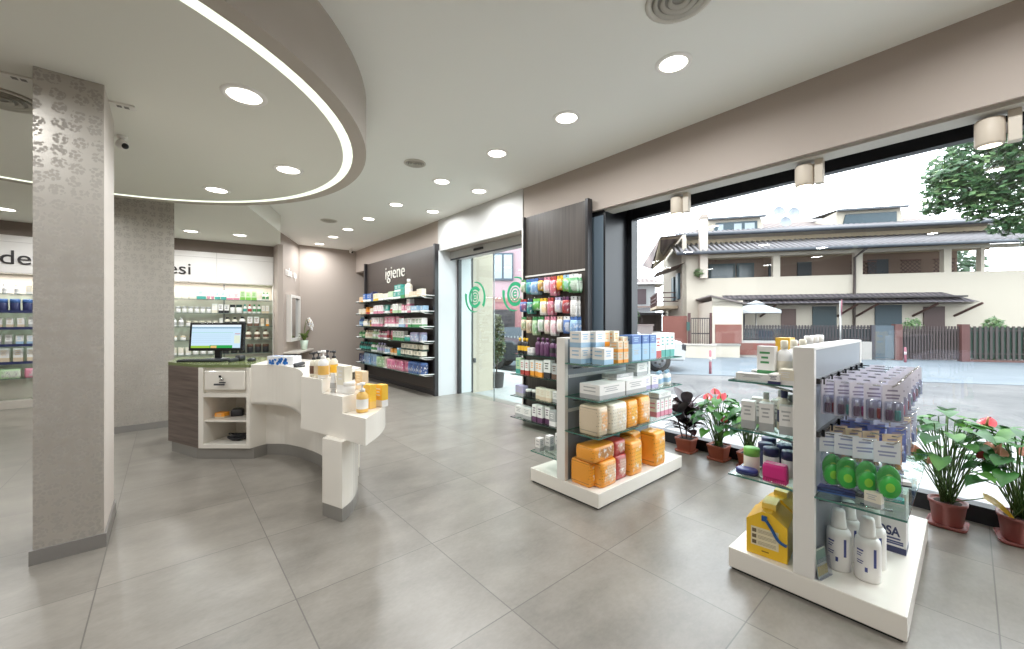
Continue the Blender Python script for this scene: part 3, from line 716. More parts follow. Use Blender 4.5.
m = MB().at(0, -0.03, hz(1.78), 0, PI / 2); m.lathe([(0.28, 0), (0.28, 0.02)], P((206, 120, 140), 0.5), 20); m.build('plate', t)
for i, (s_, d_, hh, lb) in enumerate(((-2.1, -6, 0.62, 'thin red and white kerb post before the low cream wall'), (5.05, -0.9, 0.5, 'thin red and white kerb post before the brown gate'))):
    t = thing('kerb_post', lb, 'bollard', O(s_, d_, GZ), ORZ)
    MB().lathe([(0.035, 0), (0.032, hh), (0.02, hh + 0.03), (0.0001, hh + 0.035)], P((214, 130, 144), 0.5), 10).build('post_body', t)
    MB().lathe([(0.037, hh * 0.55), (0.036, hh * 0.75)], P((238, 234, 234), 0.5), 10).build('band', t)
# shrub behind the gate and green hedge
def leafball(mb, c, rx, ry, rz_, n, size, mt, rnd):
    for _ in range(n):
        a = rnd.uniform(0, 2 * PI); b = math.acos(rnd.uniform(-1, 1)); q = rnd.uniform(0.55, 1.0)
        p = Vector((c[0] + rx * q * math.sin(b) * math.cos(a), c[1] + ry * q * math.sin(b) * math.sin(a), c[2] + rz_ * q * math.cos(b)))
        d = Vector((rnd.uniform(-1, 1), rnd.uniform(-1, 1), rnd.uniform(-0.7, 0.7))).normalized(); u = d.orthogonal().normalized(); s_ = size * rnd.uniform(0.6, 1.3)
        i = [mb.V(p - d * s_), mb.V(p + u * s_ * 0.45), mb.V(p + d * s_), mb.V(p - u * s_ * 0.45)]
        mb.F(i, mt)
rnd = random.Random(3)
LG1, LG2, LG3 = leaf_material((84, 128, 78), (124, 164, 104)), leaf_material((58, 100, 68), (90, 134, 84)), leaf_material((126, 164, 108), (164, 192, 128))
def bush(label, loc, rx, ry, rz_, n, size, mats, hz_=0.0, rz0=0):
    t = thing('bush', label, 'bush', loc, rz0)
    m = MB()
    for q in mats: leafball(m, (0, 0, hz_ + rz_), rx, ry, rz_, n // len(mats), size, q, rnd)
    m.build('foliage', t)
    m = MB()
    for k in range(4): m.tube([(0.02 * k - 0.03, 0, 0), (rnd.uniform(-0.4, 0.4) * rx, rnd.uniform(-0.4, 0.4) * ry, hz_ + rz_)], 0.02, P((90, 70, 56), 0.8), 5)
    m.build('stem', t)
    return t
bush('pale green shrub showing over the brown slatted gate', O(6.45, 1.2, GZ), 0.42, 0.4, 0.8, 900, 0.07, (LG3, LG1), 0.0)
bush('yellow-green shrub showing over the green screened fence', O(8.9, 1.2, GZ), 0.55, 0.4, 0.8, 900, 0.08, (LG3, LG1), 0.0)
bush('green balcony plant hanging over the cream house corner', O(-0.85, 2.7, 3.35), 0.32, 0.25, 0.22, 300, 0.06, (LG1, LG3), 0.0)
bush('green hedge at the foot of the small pale house', O(-3.9, 8.0, GZ), 0.7, 0.6, 1.4, 900, 0.13, (LG1, LG2), 0.0)
# big tree, its crown reaching in from beyond the frame
t = thing('tree', 'big leafy green tree overhanging the tiled roof of the cream house', 'tree', O(7.6, -3.5, GZ), ORZ)
m = MB(); rt = random.Random(11)
for cx_, cy_, cz_, r_, n_ in ((-2.9, 0.1, 5.6, 0.6, 420), (-2.2, 0, 4.7, 0.6, 380), (-0.6, 0.1, 3.9, 0.7, 500), (-0.5, 0, 6.2, 1.8, 2600), (-2.0, 0.3, 5.9, 1.2, 1300), (-2.7, 0.2, 5.2, 0.75, 650), (-1.3, -0.3, 5.0, 1.1, 1100), (-0.1, 0.2, 4.5, 1.1, 1000), (1.2, 0, 6.0, 2.2, 2200), (-3.25, 0.1, 4.75, 0.35, 130), (-1.75, 0, 4.05, 0.35, 160), (-0.7, 0, 7.6, 1.7, 1400), (-1.75, 0.1, 6.9, 1.3, 900), (0.4, 0, 3.6, 0.8, 500), (0.9, 0, 2.8, 0.7, 350)):
    for q, fr in ((LG2, 0.5), (LG1, 0.4), (LG3, 0.1)): leafball(m, (cx_, cy_, cz_), r_, r_, r_ * 0.75, int(n_ * fr * 1.25), 0.115, q, rt)
m.build('foliage', t)
BARK = P((92, 76, 66), 0.9, var=0.15, scale=8)
MB().tube([(1.4, 0, 0), (1.3, 0, 1.5), (1.0, 0, 3.2), (0.6, 0, 5.5)], 0.2, BARK, 10, 0.4).build('trunk', t)
for p in ((-1.8, 0.2, 6.0), (-2.6, 0.2, 5.2), (-0.8, 0.1, 7.5), (-1.2, -0.2, 5.0)): MB().tube([(0.95, 0, 3.4), (p[0] * 0.4 + 0.3, 0, (p[2] + 3.6) / 2), p], 0.09, BARK, 7, 0.3).build('branch', t)
t = thing('tree', 'dark tree behind the open end of the long balcony', 'tree', O(12.2, 9, GZ), ORZ)
m = MB(); leafball(m, (0, 0, 4.2), 1.9, 1.2, 1.5, 1600, 0.17, LG2, rt); leafball(m, (-0.5, 0, 3.4), 1.5, 1.0, 1.0, 700, 0.17, LG1, rt); m.build('foliage', t)
MB().tube([(0, 0, 0), (0.05, 0, 2.0), (0, 0, 4.2)], 0.16, BARK, 8, 0.5).build('trunk', t)
# small pale house and wall far on the left
t = thing('house', 'small pale house with a brown shuttered window, seen left of the cream house', 'house', O(-5.5, 14, GZ), ORZ)
MB().box(0, 3.6, 0, 4, 0, hz(4.15), P((222, 226, 226), 0.85)).build('facade_wall', t)
m = MB(); m.quad([(-0.4, -0.5, hz(4.2)), (4.2, -0.5, hz(4.15)), (3.2, 2, hz(4.75)), (0.4, 2, hz(4.75))], RT2); m.quad([(-0.4, -0.5, hz(4.12)), (-0.4, 3, hz(4.12)), (4.2, 3, hz(4.08)), (4.2, -0.5, hz(4.08))], HW2); m.build('roof', t)
MB().box(2.25, 2.95, -0.06, 0.02, hz(2.6), hz(3.75), P((110, 92, 96), 0.6)).build('shutter', t)
MB().box(0, 3.7, -0.03, 0.0, hz(2.35), hz(2.45), P((190, 160, 150), 0.8)).build('band', t)
t = thing('shed', 'low shed with a dark sloping roof between the two houses', 'shed', O(-4.6, 10, GZ), ORZ)
m = MB(); m.box(0, 2.9, 0, 0.15, 0, hz(0.6), P((222, 210, 198), 0.85)); m.box(0.1, 2.8, 1.2, 1.3, hz(0.6), hz(1.9), P((120, 108, 102), 0.85)); m.build('wall_body', t)
m = MB(); m.quad([(-0.1, -0.2, hz(1.75)), (3.0, -0.2, hz(2.0)), (3.0, 1.6, hz(2.3)), (-0.1, 1.6, hz(2.1))], FDARK); m.box(-0.1, 3.0, -0.2, -0.14, hz(1.72), hz(1.85), FDARK); m.build('roof', t)
for x in (0.3, 1.5, 2.7): MB().box(x, x + 0.1, 0.02, 0.12, hz(0.6), hz(1.85), P((96, 84, 80), 0.8)).build('post', t)
t = thing('white_wall', 'long white street wall left of the cream house', 'wall', O(-8, 4.0, GZ), ORZ)
MB().box(0, 5.2, 0, 0.2, 0, 1.2, P((222, 212, 206), 0.85)).build('wall_body', t); MB().box(-0.05, 5.25, -0.05, 0.25, 1.2, 1.28, P((206, 190, 184), 0.85)).build('coping', t)
# cars
def car(loc, rz, paint, label, dark_side=False):
    t = thing('car', label, 'car', loc, rz)
    m = MB()
    prof = [(-2.0, 0.32), (-2.02, 0.62), (-1.9, 0.86), (-1.0, 0.95), (1.95, 0.97), (2.0, 0.6), (1.98, 0.3)]
    ys = ((-0.84, 0.92), (-0.8, 1.0), (0.8, 1.0), (0.84, 0.92))
    m.slab([(-x, z) for x, z in prof][::-1], -0.82, 0.82, paint)
    m.build('body', t, bevel=0.05)
    m = MB(); m.slab([(-1.9, 0.95), (1.0, 0.93), (0.35, 1.44), (-1.5, 1.46)], -0.72, 0.72, paint); cb = m.build('cabin', t, bevel=0.04)
    m = MB()
    for y in (-0.73, 0.725):
        m.slab([(-1.72, 0.98), (-0.55, 0.98), (-0.55, 1.38), (-1.42, 1.38)], y, y + 0.006, P((44, 56, 66), 0.1)); m.slab([(-0.45, 0.98), (0.75, 0.97), (0.28, 1.38), (-0.45, 1.38)], y, y + 0.006, P((44, 56, 66), 0.1))
    m.quad([(0.98, -0.64, 0.97), (0.98, 0.64, 0.97), (0.40, 0.62, 1.4), (0.40, -0.62, 1.4)], P((44, 56, 66), 0.1)); m.build('window', cb)
    for x in (-1.25, 1.3):
        for y in (-0.8, 0.8):
            m = MB().at(x, y, 0.32, 0, PI / 2); m.lathe([(0.2, -0.1), (0.32, -0.09), (0.33, 0.0), (0.32, 0.09), (0.2, 0.1)], P((30, 30, 32), 0.8), 20); wo = m.build('wheel', t)
            m = MB().at(x, y + (0.1 if y > 0 else -0.1), 0.32, 0, PI / 2)
            m.lathe([(0.0001, -0.012), (0.06, -0.012), (0.2, -0.006), (0.2, 0.006), (0.06, 0.012), (0.0001, 0.012)], P((170, 172, 176), 0.3, metal=0.6), 14)
            for k in range(5):
                a = 2 * PI * k / 5; m.box(0.1 * math.cos(a) - 0.03, 0.1 * math.cos(a) + 0.03, 0.1 * math.sin(a) - 0.03, 0.1 * math.sin(a) + 0.03, -0.02, 0.02, P((40, 40, 42), 0.6))
            m.build('rim', wo)
    for y in (-0.62, 0.62): MB().box(1.9, 2.03, y - 0.2, y + 0.2, 0.6, 0.78, P((60, 64, 70), 0.15)).build('headlamp', t, bevel=0.02)
    MB().box(1.92, 2.04, -0.5, 0.5, 0.36, 0.52, P((50, 52, 54), 0.4)).build('grille', t)
    return t
car(O(-4.7, -5.0, GZ), ORZ, P((232, 234, 236), 0.2, coat=0.5), 'white car whose front wheel shows behind the middle gondola')
car((6.75, 10.3, GZ), rad(-52), P((44, 50, 62), 0.4), 'dark blue-grey parked car seen through the glass entrance doors')
# pink house seen through the door
PK = (512 - 505) / 398.0
t = thing('house', 'pink house with barred window seen through the glass entrance', 'house', (10.05, 12.3, GZ), rad(-41))
m = MB(); m.box(-5, 4, 0, 6, 0, hz(2.05), P((206, 138, 144), 0.85)); m.box(-5, 4, -0.03, 6, hz(2.05), hz(2.22), P((196, 140, 132), 0.8)); m.box(-5, 4, 0, 6, hz(2.22), hz(6.5), P((226, 186, 196), 0.85)); m.build('facade_wall', t)
f = MB().box(-0.30, 0.54, -0.08, 0.02, hz(2.9), hz(4.0), P((96, 104, 122), 0.5)).build('window', t)
for q in (-0.24, 0.16): MB().box(q, q + 0.32, -0.1, -0.07, hz(2.98), hz(3.92), P((206, 214, 226), 0.3)).build('pane', f)
f = MB().box(-0.36, 0.6, -0.05, 0.02, hz(1.0), hz(1.75), P((96, 82, 92), 0.6)).build('window', t)
m = MB()
for k in range(9): m.box(-0.34 + k * 0.115, -0.325 + k * 0.115, -0.1, -0.08, hz(0.98), hz(1.76), P((60, 56, 66), 0.5))
for k in range(5): m.box(-0.36, 0.6, -0.1, -0.08, hz(1.0 + k * 0.17), hz(1.015 + k * 0.17), P((60, 56, 66), 0.5))
m.build('grating', f)
t = thing('fence', 'grey screened fence with pickets in front of the pink house', 'fence', (9.6, 11.6, GZ), rad(-41))
MB().box(-1.1, 2.2, -0.05, 0.05, 0, hz(1.05), P((116, 124, 138), 0.7)).build('screen', t)
m = MB(); picket(m, -1.0, 2.2, -0.08, hz(0.5), hz(0.72), 0.12, 0.05, P((222, 222, 226), 0.6), ()); m.build('pickets', t)
t = thing('potted_bush', 'tall narrow bush in a dark pot outside the glass entrance', 'potted plant', (4.86, 6.05, -0.02))
m = MB().lathe([(0.12, 0), (0.13, 0.02), (0.15, 0.27), (0.16, 0.28), (0.145, 0.28), (0.14, 0.25), (0.0001, 0.25)], P((82, 78, 80), 0.6), 18); m.build('pot', t)
m = MB(); leafball(m, (0, 0, 0.95), 0.18, 0.18, 0.5, 700, 0.045, leaf_material((92, 102, 58), (134, 136, 86)), rnd); leafball(m, (0, 0, 0.8), 0.16, 0.16, 0.35, 300, 0.045, LG2, rnd); m.build('foliage', t)
MB().tube([(0, 0, 0.24), (0.01, 0, 0.6), (0, 0, 1.2)], 0.015, BARK, 6).build('stem', t)

P, leaf_material, ground_material = _P, _leaf, _ground
# ------------------------------------------------------------------ products
PAL = {'white': (236, 234, 230), 'cream': (232, 224, 202), 'beige': (222, 200, 168), 'blue': (66, 108, 184), 'light blue': (150, 192, 224), 'navy': (34, 42, 92),
       'teal': (58, 162, 150), 'green': (64, 150, 82), 'pale green': (184, 214, 166), 'dark green': (38, 66, 58), 'pink': (222, 130, 156), 'magenta': (196, 36, 116),
       'orange': (242, 158, 46), 'red': (192, 56, 50), 'yellow': (238, 190, 52), 'purple': (92, 48, 88), 'grey': (176, 176, 176), 'black': (36, 36, 40), 'brown': (108, 74, 56),
       'amber': (240, 186, 84), 'lilac': (176, 166, 208), 'lime': (120, 200, 70)}
for _k, _v in list(PAL.items()):
    _g = sum(_v) / 3
    PAL[_k] = tuple(int(_x + (_g - _x) * 0.18 + (225 - _g) * 0.06) for _x in _v)
PAL['orange'], PAL['yellow'] = (240, 160, 56), (236, 188, 62)
def pm(c, rough=0.35): return P(PAL[c], rough, var=0.01)
PC = {}
def product_meshes(kind, c, a, w, h, d):
    """list of (part name, mesh); the first is the body"""
    k = (kind, c, a, round(w, 3), round(h, 3), round(d, 3))
    if k in PC: return PC[k]
    C, A = pm(c), pm(a); out = []
    m = MB()
    if kind == 'carton':
        m.box(-w / 2, w / 2, -d / 2, d / 2, 0, h * 0.3, C, side=A if a != c else C); m.box(-w / 2, w / 2, -d / 2, d / 2, h * 0.3, h, C)
        y = -d / 2 - 0.0006
        for q, l in ((0.78, 0.7), (0.64, 0.5), (0.5, 0.6)):
            z = h * q; m.quad([(-w * l / 2, y, z), (w * l / 2 - w * 0.1, y, z), (w * l / 2 - w * 0.1, y, z + h * 0.06), (-w * l / 2, y, z + h * 0.06)], A if a != c else pm('grey'))
        x = -w / 2 - 0.0006
        for q, l in ((0.75, 0.6), (0.5, 0.6)):
            z = h * q; m.quad([(x, d * l / 2, z), (x, -d * l / 2, z), (x, -d * l / 2, z + h * 0.08), (x, d * l / 2, z + h * 0.08)], A if a != c else pm('grey'))
        out.append(('carton', m.mesh('carton')))
    elif kind == 'bottle':
        r = w / 2
        m.lathe([(r * 0.92, 0), (r, h * 0.03), (r, h * 0.2), (r, h * 0.5), (r, h * 0.62), (r * 0.8, h * 0.72), (r * 0.42, h * 0.78), (r * 0.4, h * 0.82)], C, 14, [C, C, A, C, C, C, C]); out.append(('bottle', m.mesh('bottle')))
        m = MB().lathe([(r * 0.5, h * 0.8), (r * 0.5, h * 0.98), (r * 0.4, h), (0.0001, h)], A, 12); out.append(('cap', m.mesh('cap')))
    elif kind == 'pump':
        r = w / 2
        m.lathe([(r * 0.92, 0), (r, h * 0.03), (r, h * 0.12), (r, h * 0.45), (r * 0.98, h * 0.58), (r * 0.5, h * 0.68), (r * 0.42, h * 0.7)], C, 14, [C, C, A, C, C, C]); out.append(('pump_bottle', m.mesh('pump_bottle')))
        W = pm('white') if c != 'cream' else pm('black')
        m = MB().lathe([(r * 0.48, h * 0.69), (r * 0.48, h * 0.78), (r * 0.16, h * 0.8), (r * 0.16, h * 0.9), (r * 0.5, h * 0.92), (r * 0.45, h), (0.0001, h)], W, 12); out.append(('pump_cap', m.mesh('pump_cap')))
        m = MB().box(-r * 0.13, r * 0.13, -r * 1.1, 0, h * 0.93, h * 0.985, W); out.append(('nozzle', m.mesh('nozzle')))
    elif kind == 'lotion':
        r = w / 2
        m.lathe([(r * 0.95, 0), (r, h * 0.02), (r, h * 0.25), (r, h * 0.58), (r * 0.93, h * 0.65), (r * 0.66, h * 0.7)], C, 20); out.append(('bottle', m.mesh('bottle')))
        m = MB().lathe([(r * 0.7, h * 0.695), (r * 0.62, h * 0.74), (r * 0.52, h * 0.97), (r * 0.46, h), (0.0001, h)], A, 18); out.append(('cap', m.mesh('cap')))
    elif kind == 'jar':
        r = w / 2
        m.lathe([(r * 0.9, 0), (r, h * 0.06), (r, h * 0.66), (r * 0.92, h * 0.7)], C, 16); out.append(('jar', m.mesh('jar')))
        m = MB().lathe([(r * 1.02, h * 0.68), (r * 1.02, h * 0.97), (r * 0.95, h), (0.0001, h)], A, 16); out.append(('lid', m.mesh('lid')))
    elif kind == 'tube':
        m.rbox(w, d, [(h * 0.18, (0.85, 0.85)), (h * 0.22, (1, 1)), (h * 0.5, (1.0, 0.8)), (h * 0.97, (1.05, 0.1)), (h, (1.05, 0.1))], C, 0.48, 3, [C, A, C, C]); out.append(('tube', m.mesh('tube')))
        m = MB().rbox(w * 0.8, d * 0.8, [(0, 0.95), (h * 0.02, 1), (h * 0.19, 0.98)], A, 0.48, 3); out.append(('cap', m.mesh('cap')))
    elif kind == 'pack':
        F_ = pack_material(PAL[c], PAL[a], PAL['white'] if a != 'white' else PAL['grey'])
        m.rbox(w, d, [(0, 0.93), (h * 0.03, 0.985), (h * 0.3, 1.015), (h * 0.7, 1.015), (h * 0.93, 0.985), (h * 0.98, (0.95, 0.86)), (h * 0.985, (0.93, 0.3)), (h, (0.9, 0.04))], F_, 0.16, 4); out.append(('pack', m.mesh('pack')))
    elif kind == 'pouch':
        F_ = pack_material(PAL[c], PAL[a], PAL['white'] if a != 'white' else PAL['grey'])
        m.rbox(w, d, [(0, (1, 0.15)), (h * 0.12, (1.0, 0.75)), (h * 0.45, (0.98, 1)), (h * 0.74, (1, 0.5)), (h * 0.8, (1, 0.12))], F_, 0.3, 3); out.append(('pouch', m.mesh('pouch')))
        m = MB(); hx, z0, z1 = w * 0.5, h * 0.78, h
        m.box(-hx, -0.008, -0.0015, 0.0015, z0, z1, A); m.box(0.008, hx, -0.0015, 0.0015, z0, z1, A); m.box(-0.008, 0.008, -0.0015, 0.0015, z0, z1 - 0.022, A); m.box(-0.008, 0.008, -0.0015, 0.0015, z1 - 0.006, z1, A)
        out.append(('header_card', m.mesh('header_card')))
    elif kind == 'blister':
        K = P({'purple': (230, 228, 240), 'navy': (120, 136, 200), 'brown': (226, 206, 176), 'green': (214, 226, 220), 'orange': (232, 214, 190)}.get(a, (206, 214, 232)), 0.25, var=0.03)
        m.box(-w / 2, w / 2, 0, 0.0012, 0, h, K)
        y = -0.0006
        for q, l in ((0.82, 0.5), (0.7, 0.7), (0.62, 0.6)):
            m.quad([(-w * l / 2, y, h * q), (w * l / 2, y, h * q), (w * l / 2, y, h * q + h * 0.045), (-w * l / 2, y, h * q + h * 0.045)], P((150, 142, 166), 0.4))
        out.append(('blister_pack', m.mesh('blister_pack')))
        m = MB(); m.rbox(w * 0.86, d, [(h * 0.03, (0.9, 0.9)), (h * 0.05, (1, 1)), (h * 0.52, (1, 1)), (h * 0.56, (0.9, 0.8))], FILM, 0.3, 3); m.v = [(x, yy - d / 2, z) for x, yy, z in m.v]; out.append(('bubble', m.mesh('bubble')))
        m = MB()
        for sx in (-0.2, 0.2):
            q = C if sx > 0 else A
            n0 = len(m.v)
            m.rbox(w * 0.26, d * 0.5, [(h * 0.06, 0.8), (h * 0.09, 1), (h * 0.3, 1), (h * 0.34, 0.7)], q, 0.4, 3)
            m.rbox(w * 0.12, d * 0.3, [(h * 0.34, 1), (h * 0.5, 0.8)], P((232, 232, 236), 0.3), 0.4, 3)
            m.v[n0:] = [(x + w * sx, yy - d * 0.5, z) for x, yy, z in m.v[n0:]]
        out.append(('contents', m.mesh('contents')))
    elif kind == 'teether':
        K = P((226, 232, 236), 0.25, var=0.03)
        m.box(-w / 2, w / 2, 0, 0.0012, h * 0.62, h, K)
        for q, l in ((0.9, 0.5), (0.8, 0.7), (0.74, 0.6)): m.quad([(-w * l / 2, -0.0006, h * q), (w * l / 2, -0.0006, h * q), (w * l / 2, -0.0006, h * q + h * 0.03), (-w * l / 2, -0.0006, h * q + h * 0.03)], P((150, 160, 190), 0.4))
        out.append(('blister_pack', m.mesh('blister_pack')))
        m = MB(); m.rbox(w * 0.98, d, [(0, (0.9, 0.3)), (h * 0.05, (1, 1)), (h * 0.55, (1, 1)), (h * 0.64, (0.95, 0.2))], FILM, 0.3, 3); m.v = [(x, yy - d / 2, z) for x, yy, z in m.v]; out.append(('bubble', m.mesh('bubble')))
        m = MB().at(0, -d * 0.5, 0, 0, PI / 2); m.lathe([(0.0001, -.009), (0.024, -.0085), (.036, -.006), (.039, 0), (.036, .006), (.024, .0085), (0.0001, .009)], P((64, 176, 74), .25), 18, cap=False)
        m.lathe([(0.0001, .0095), (.012, .0095), (.016, .0088)], P((150, 205, 70), .3), 14, cap=False); m.v = [(x, yy, h * .36 + z * 1.5) for x, yy, z in m.v]; out.append(('teether_ring', m.mesh('teether_ring')))
    PC[k] = out
    return out
NOUN = {'carton': ('carton', 'carton'), 'bottle': ('bottle', 'bottle'), 'pump': ('pump bottle', 'bottle'), 'jar': ('jar', 'jar'), 'tube': ('tube', 'tube'), 'pack': ('soft pack', 'pack'), 'pouch': ('pouch', 'pouch'), 'lotion': ('lotion bottle', 'bottle'), 'teether': ('teether pack', 'blister pack'), 'blister': ('carded blister pack', 'blister pack')}
def product(kind, c, a, w, h, d, loc, rz, label, group, name=None):
    ms = product_meshes(kind, c, a, w, h, d)
    o = bpy.data.objects.new(name or ms[0][0], ms[0][1]); COL.objects.link(o)
    o.location = loc; o.rotation_euler.z = rz
    for nm, me in ms[1:]:
        q = bpy.data.objects.new(nm, me); COL.objects.link(q); q.parent = o
    return tag(o, label, NOUN[kind][1], group)
def desc(kind, c, a): return '%s %s' % (c, NOUN[kind][0]) if a == c else '%s and %s %s' % (c, a, NOUN[kind][0])
rp = random.Random(5)
def row(items, p0, p1, z, rz, where, group, gap=None, jitter=0.012, depth_jit=0.02):
    """items from p0 to p1 (plan points); each (kind, colour, accent, w, h, d[, stacked])"""
    p0, p1 = Vector(p0), Vector(p1); L = (p1 - p0).length; u = (p1 - p0).normalized(); nrm = Vector((-u.y, u.x))
    tot = sum(i[3] for i in items); g = (L - tot) / max(1, len(items) - 1); s = 0
    for n, it in enumerate(items):
        kind, c, a, w_, h_, d_ = it[:6]; st = it[6] if len(it) > 6 else 1
        p = p0 + u * (s + w_ / 2); s += w_ + g
        if kind in ('pouch', 'blister'): st = 1
        for k in range(st):
            dj = rp.uniform(-1, 1) * depth_jit
            lb = '%s%s, %s %s' % (('' if st == 1 else ('lower ', 'upper ')[k]), desc(kind, c, a), ORD[n + 1], where)
            product(kind, c, a, w_, h_, d_, (p.x + nrm.x * dj, p.y + nrm.y * dj, z + k * h_ + 0.0015), rz + rp.uniform(-1, 1) * (0.06 if kind == 'carton' else 0.2), lb, group)
def rep(n, *it): return [tuple(it)] * n

# ------------------------------------------------------------------ hygiene wall
t = thing('display_wall', 'tall dark brown shelving wall with white igiene lettering beside the entrance', 'shelving', (0, 0, 0))
m = MB(); m.box(3.455, 3.5, 5.90, 9.03, 0.08, 2.555, DARKP)
for z in (0.5, 1.02, 1.54, 2.06): m.box(3.4535, 3.456, 6.0, 9.0, z, z + 0.006, BLACKM)
m.build('backboard', t)
for y in (5.885, 9.0): MB().box(3.40, 3.52, y, y + 0.06, 0.0, 2.57, DARKE).build('upright', t, bevel=0.004)
MB().box(3.44, 3.5, 5.9, 9.03, 0, 0.08, DARKE).build('plinth', t)
HZ = (1.68, 1.417, 1.16, 0.912, 0.64, 0.36)
for i, z in enumerate(HZ):
    s = MB().box(3.19, 3.455, 5.99, 8.95, z - 0.012, z, P((120, 130, 122), 0.15, var=0.02), side=GEDGED).build('shelf', t)
    for y in (6.0, 7.45, 8.93):
        mm = MB(); mm.tube([(3.45, y - 0.01, z - 0.03), (3.28, y - 0.01, z - 0.022), (3.18, y - 0.01, z + 0.012)], 0.007, P((226, 226, 224), 0.3), 6); mm.tube([(3.18, y - 0.01, z + 0.012), (3.18, y - 0.1, z + 0.018), (3.40, y - 0.1, z + 0.012)], 0.009, P((226, 226, 224), 0.3), 6); mm.build('bracket', s)
text_obj('lettering', 'igiene', 0.37, 0.008, P((240, 236, 228), 0.35), (3.445, 7.53, 2.13), -PI / 2, t, 1.0, -0.004, 1.05)
C_, B_, J_, T_, K_, U_ = 'carton', 'bottle', 'jar', 'tube', 'pack', 'pump'
hrows = [
 rep(2, C_, 'beige', 'orange', .10, .12, .08) + rep(1, C_, 'white', 'pink', .10, .11, .08) + rep(3, C_, 'blue', 'white', .13, .17, .1) + rep(1, C_, 'navy', 'blue', .12, .2, .1) + rep(2, C_, 'cream', 'yellow', .15, .15, .1) + rep(3, C_, 'cream', 'white', .14, .13, .1, 1) + rep(2, C_, 'pale green', 'white', .13, .15, .1) + rep(2, C_, 'teal', 'white', .16, .13, .1, 2) + rep(1, C_, 'teal', 'green', .12, .2, .1) + rep(1, B_, 'cream', 'white', .14, .34, .1) + rep(3, C_, 'beige', 'cream', .11, .1, .08) + rep(2, C_, 'cream', 'beige', .1, .13, .08),
 rep(3, C_, 'cream', 'beige', .11, .12, .09) + rep(2, C_, 'orange', 'red', .1, .15, .08) + rep(2, C_, 'beige', 'white', .1, .12, .08) + rep(4, C_, 'white', 'pink', .11, .17, .09) + rep(2, C_, 'teal', 'white', .1, .17, .08) + rep(3, T_, 'white', 'red', .06, .16, .045) + rep(3, C_, 'white', 'pale green', .1, .17, .09) + rep(2, C_, 'pink', 'white', .1, .14, .08) + rep(1, C_, 'white', 'pink', .12, .12, .09, 2) + rep(3, C_, 'light blue', 'white', .13, .11, .1),
 rep(2, B_, 'blue', 'light blue', .09, .2, .07) + rep(4, B_, 'cream', 'white', .08, .15, .07) + rep(2, B_, 'yellow', 'brown', .08, .17, .07) + rep(4, C_, 'white', 'pink', .11, .18, .09) + rep(2, T_, 'beige', 'pink', .07, .15, .05) + rep(4, C_, 'pink', 'white', .14, .19, .1) + rep(2, C_, 'white', 'light blue', .12, .16, .09) + rep(1, C_, 'white', 'pink', .12, .16, .09) + rep(4, C_, 'white', 'green', .12, .16, .1),
 rep(3, B_, 'green', 'pale green', .08, .15, .07) + rep(4, B_, 'cream', 'beige', .08, .16, .07) + rep(3, B_, 'pale green', 'white', .085, .18, .07) + rep(4, B_, 'white', 'pink', .08, .15, .07) + rep(3, T_, 'pink', 'red', .07, .17, .05) + rep(4, C_, 'white', 'green', .1, .17, .09) + rep(2, J_, 'teal', 'white', .11, .1, .1) + rep(3, K_, 'lilac', 'light blue', .13, .16, .1),
 rep(6, B_, 'dark green', 'teal', .085, .18, .07) + rep(3, B_, 'white', 'green', .08, .18, .07) + rep(3, B_, 'grey', 'lilac', .085, .19, .07) + rep(2, J_, 'light blue', 'white', .1, .12, .1) + rep(2, C_, 'orange', 'beige', .13, .1, .09) + rep(1, J_, 'teal', 'light blue', .13, .13, .1) + rep(5, C_, 'cream', 'dark green', .14, .11, .1, 2),
 rep(2, K_, 'navy', 'blue', .15, .2, .12) + rep(4, K_, 'light blue', 'blue', .19, .23, .13) + rep(2, K_, 'pale green', 'green', .17, .2, .13) + rep(1, K_, 'cream', 'brown', .17, .22, .13) + rep(5, K_, 'pink', 'magenta', .17, .19, .13) + rep(3, K_, 'blue', 'navy', .17, .2, .13)]
for i, (z, r_) in enumerate(zip(HZ, hrows)):
    row(r_, (3.29, 8.93), (3.29, 6.02), z, -PI / 2, 'from far end, %s shelf of hygiene wall' % ORD[i + 1], 'products on the hygiene wall')

# ------------------------------------------------------------------ dark panel with hanging goods
t = thing('hanging_display', 'dark wood panel with hanging goods standing between the entrance and the window', 'display panel', (0, 0, 0))
WENGE = wood_material((58, 51, 47), (78, 70, 65), 1, 0.4, 0.6)
MB().box(3.425, 3.465, 2.70, 3.69, 0, 2.565, WENGE).build('board', t)
MB().box(3.395, 3.47, 2.672, 2.712, 0, 2.575, DARKE).build('edge_post', t, bevel=0.003)
MB().box(3.40, 3.47, 3.682, 3.70, 0, 2.57, DARKE).build('edge_strip', t)
MB().box(3.417, 3.425, 2.72, 3.68, 1.808, 1.828, P((214, 210, 204), 0.3)).build('rail', t)
def hook_row(parent, y0, y1, n, z, length):
    for k in range(n):
        y = y0 + (y1 - y0) * k / (n - 1)
        MB().tube([(3.425, y, z), (3.425 - length, y, z + 0.004), (3.425 - length - 0.01, y, z + 0.018)], 0.0035, CHROME, 5).build('hook', parent)
NW = 'from window end, %s hanging row, dark panel'
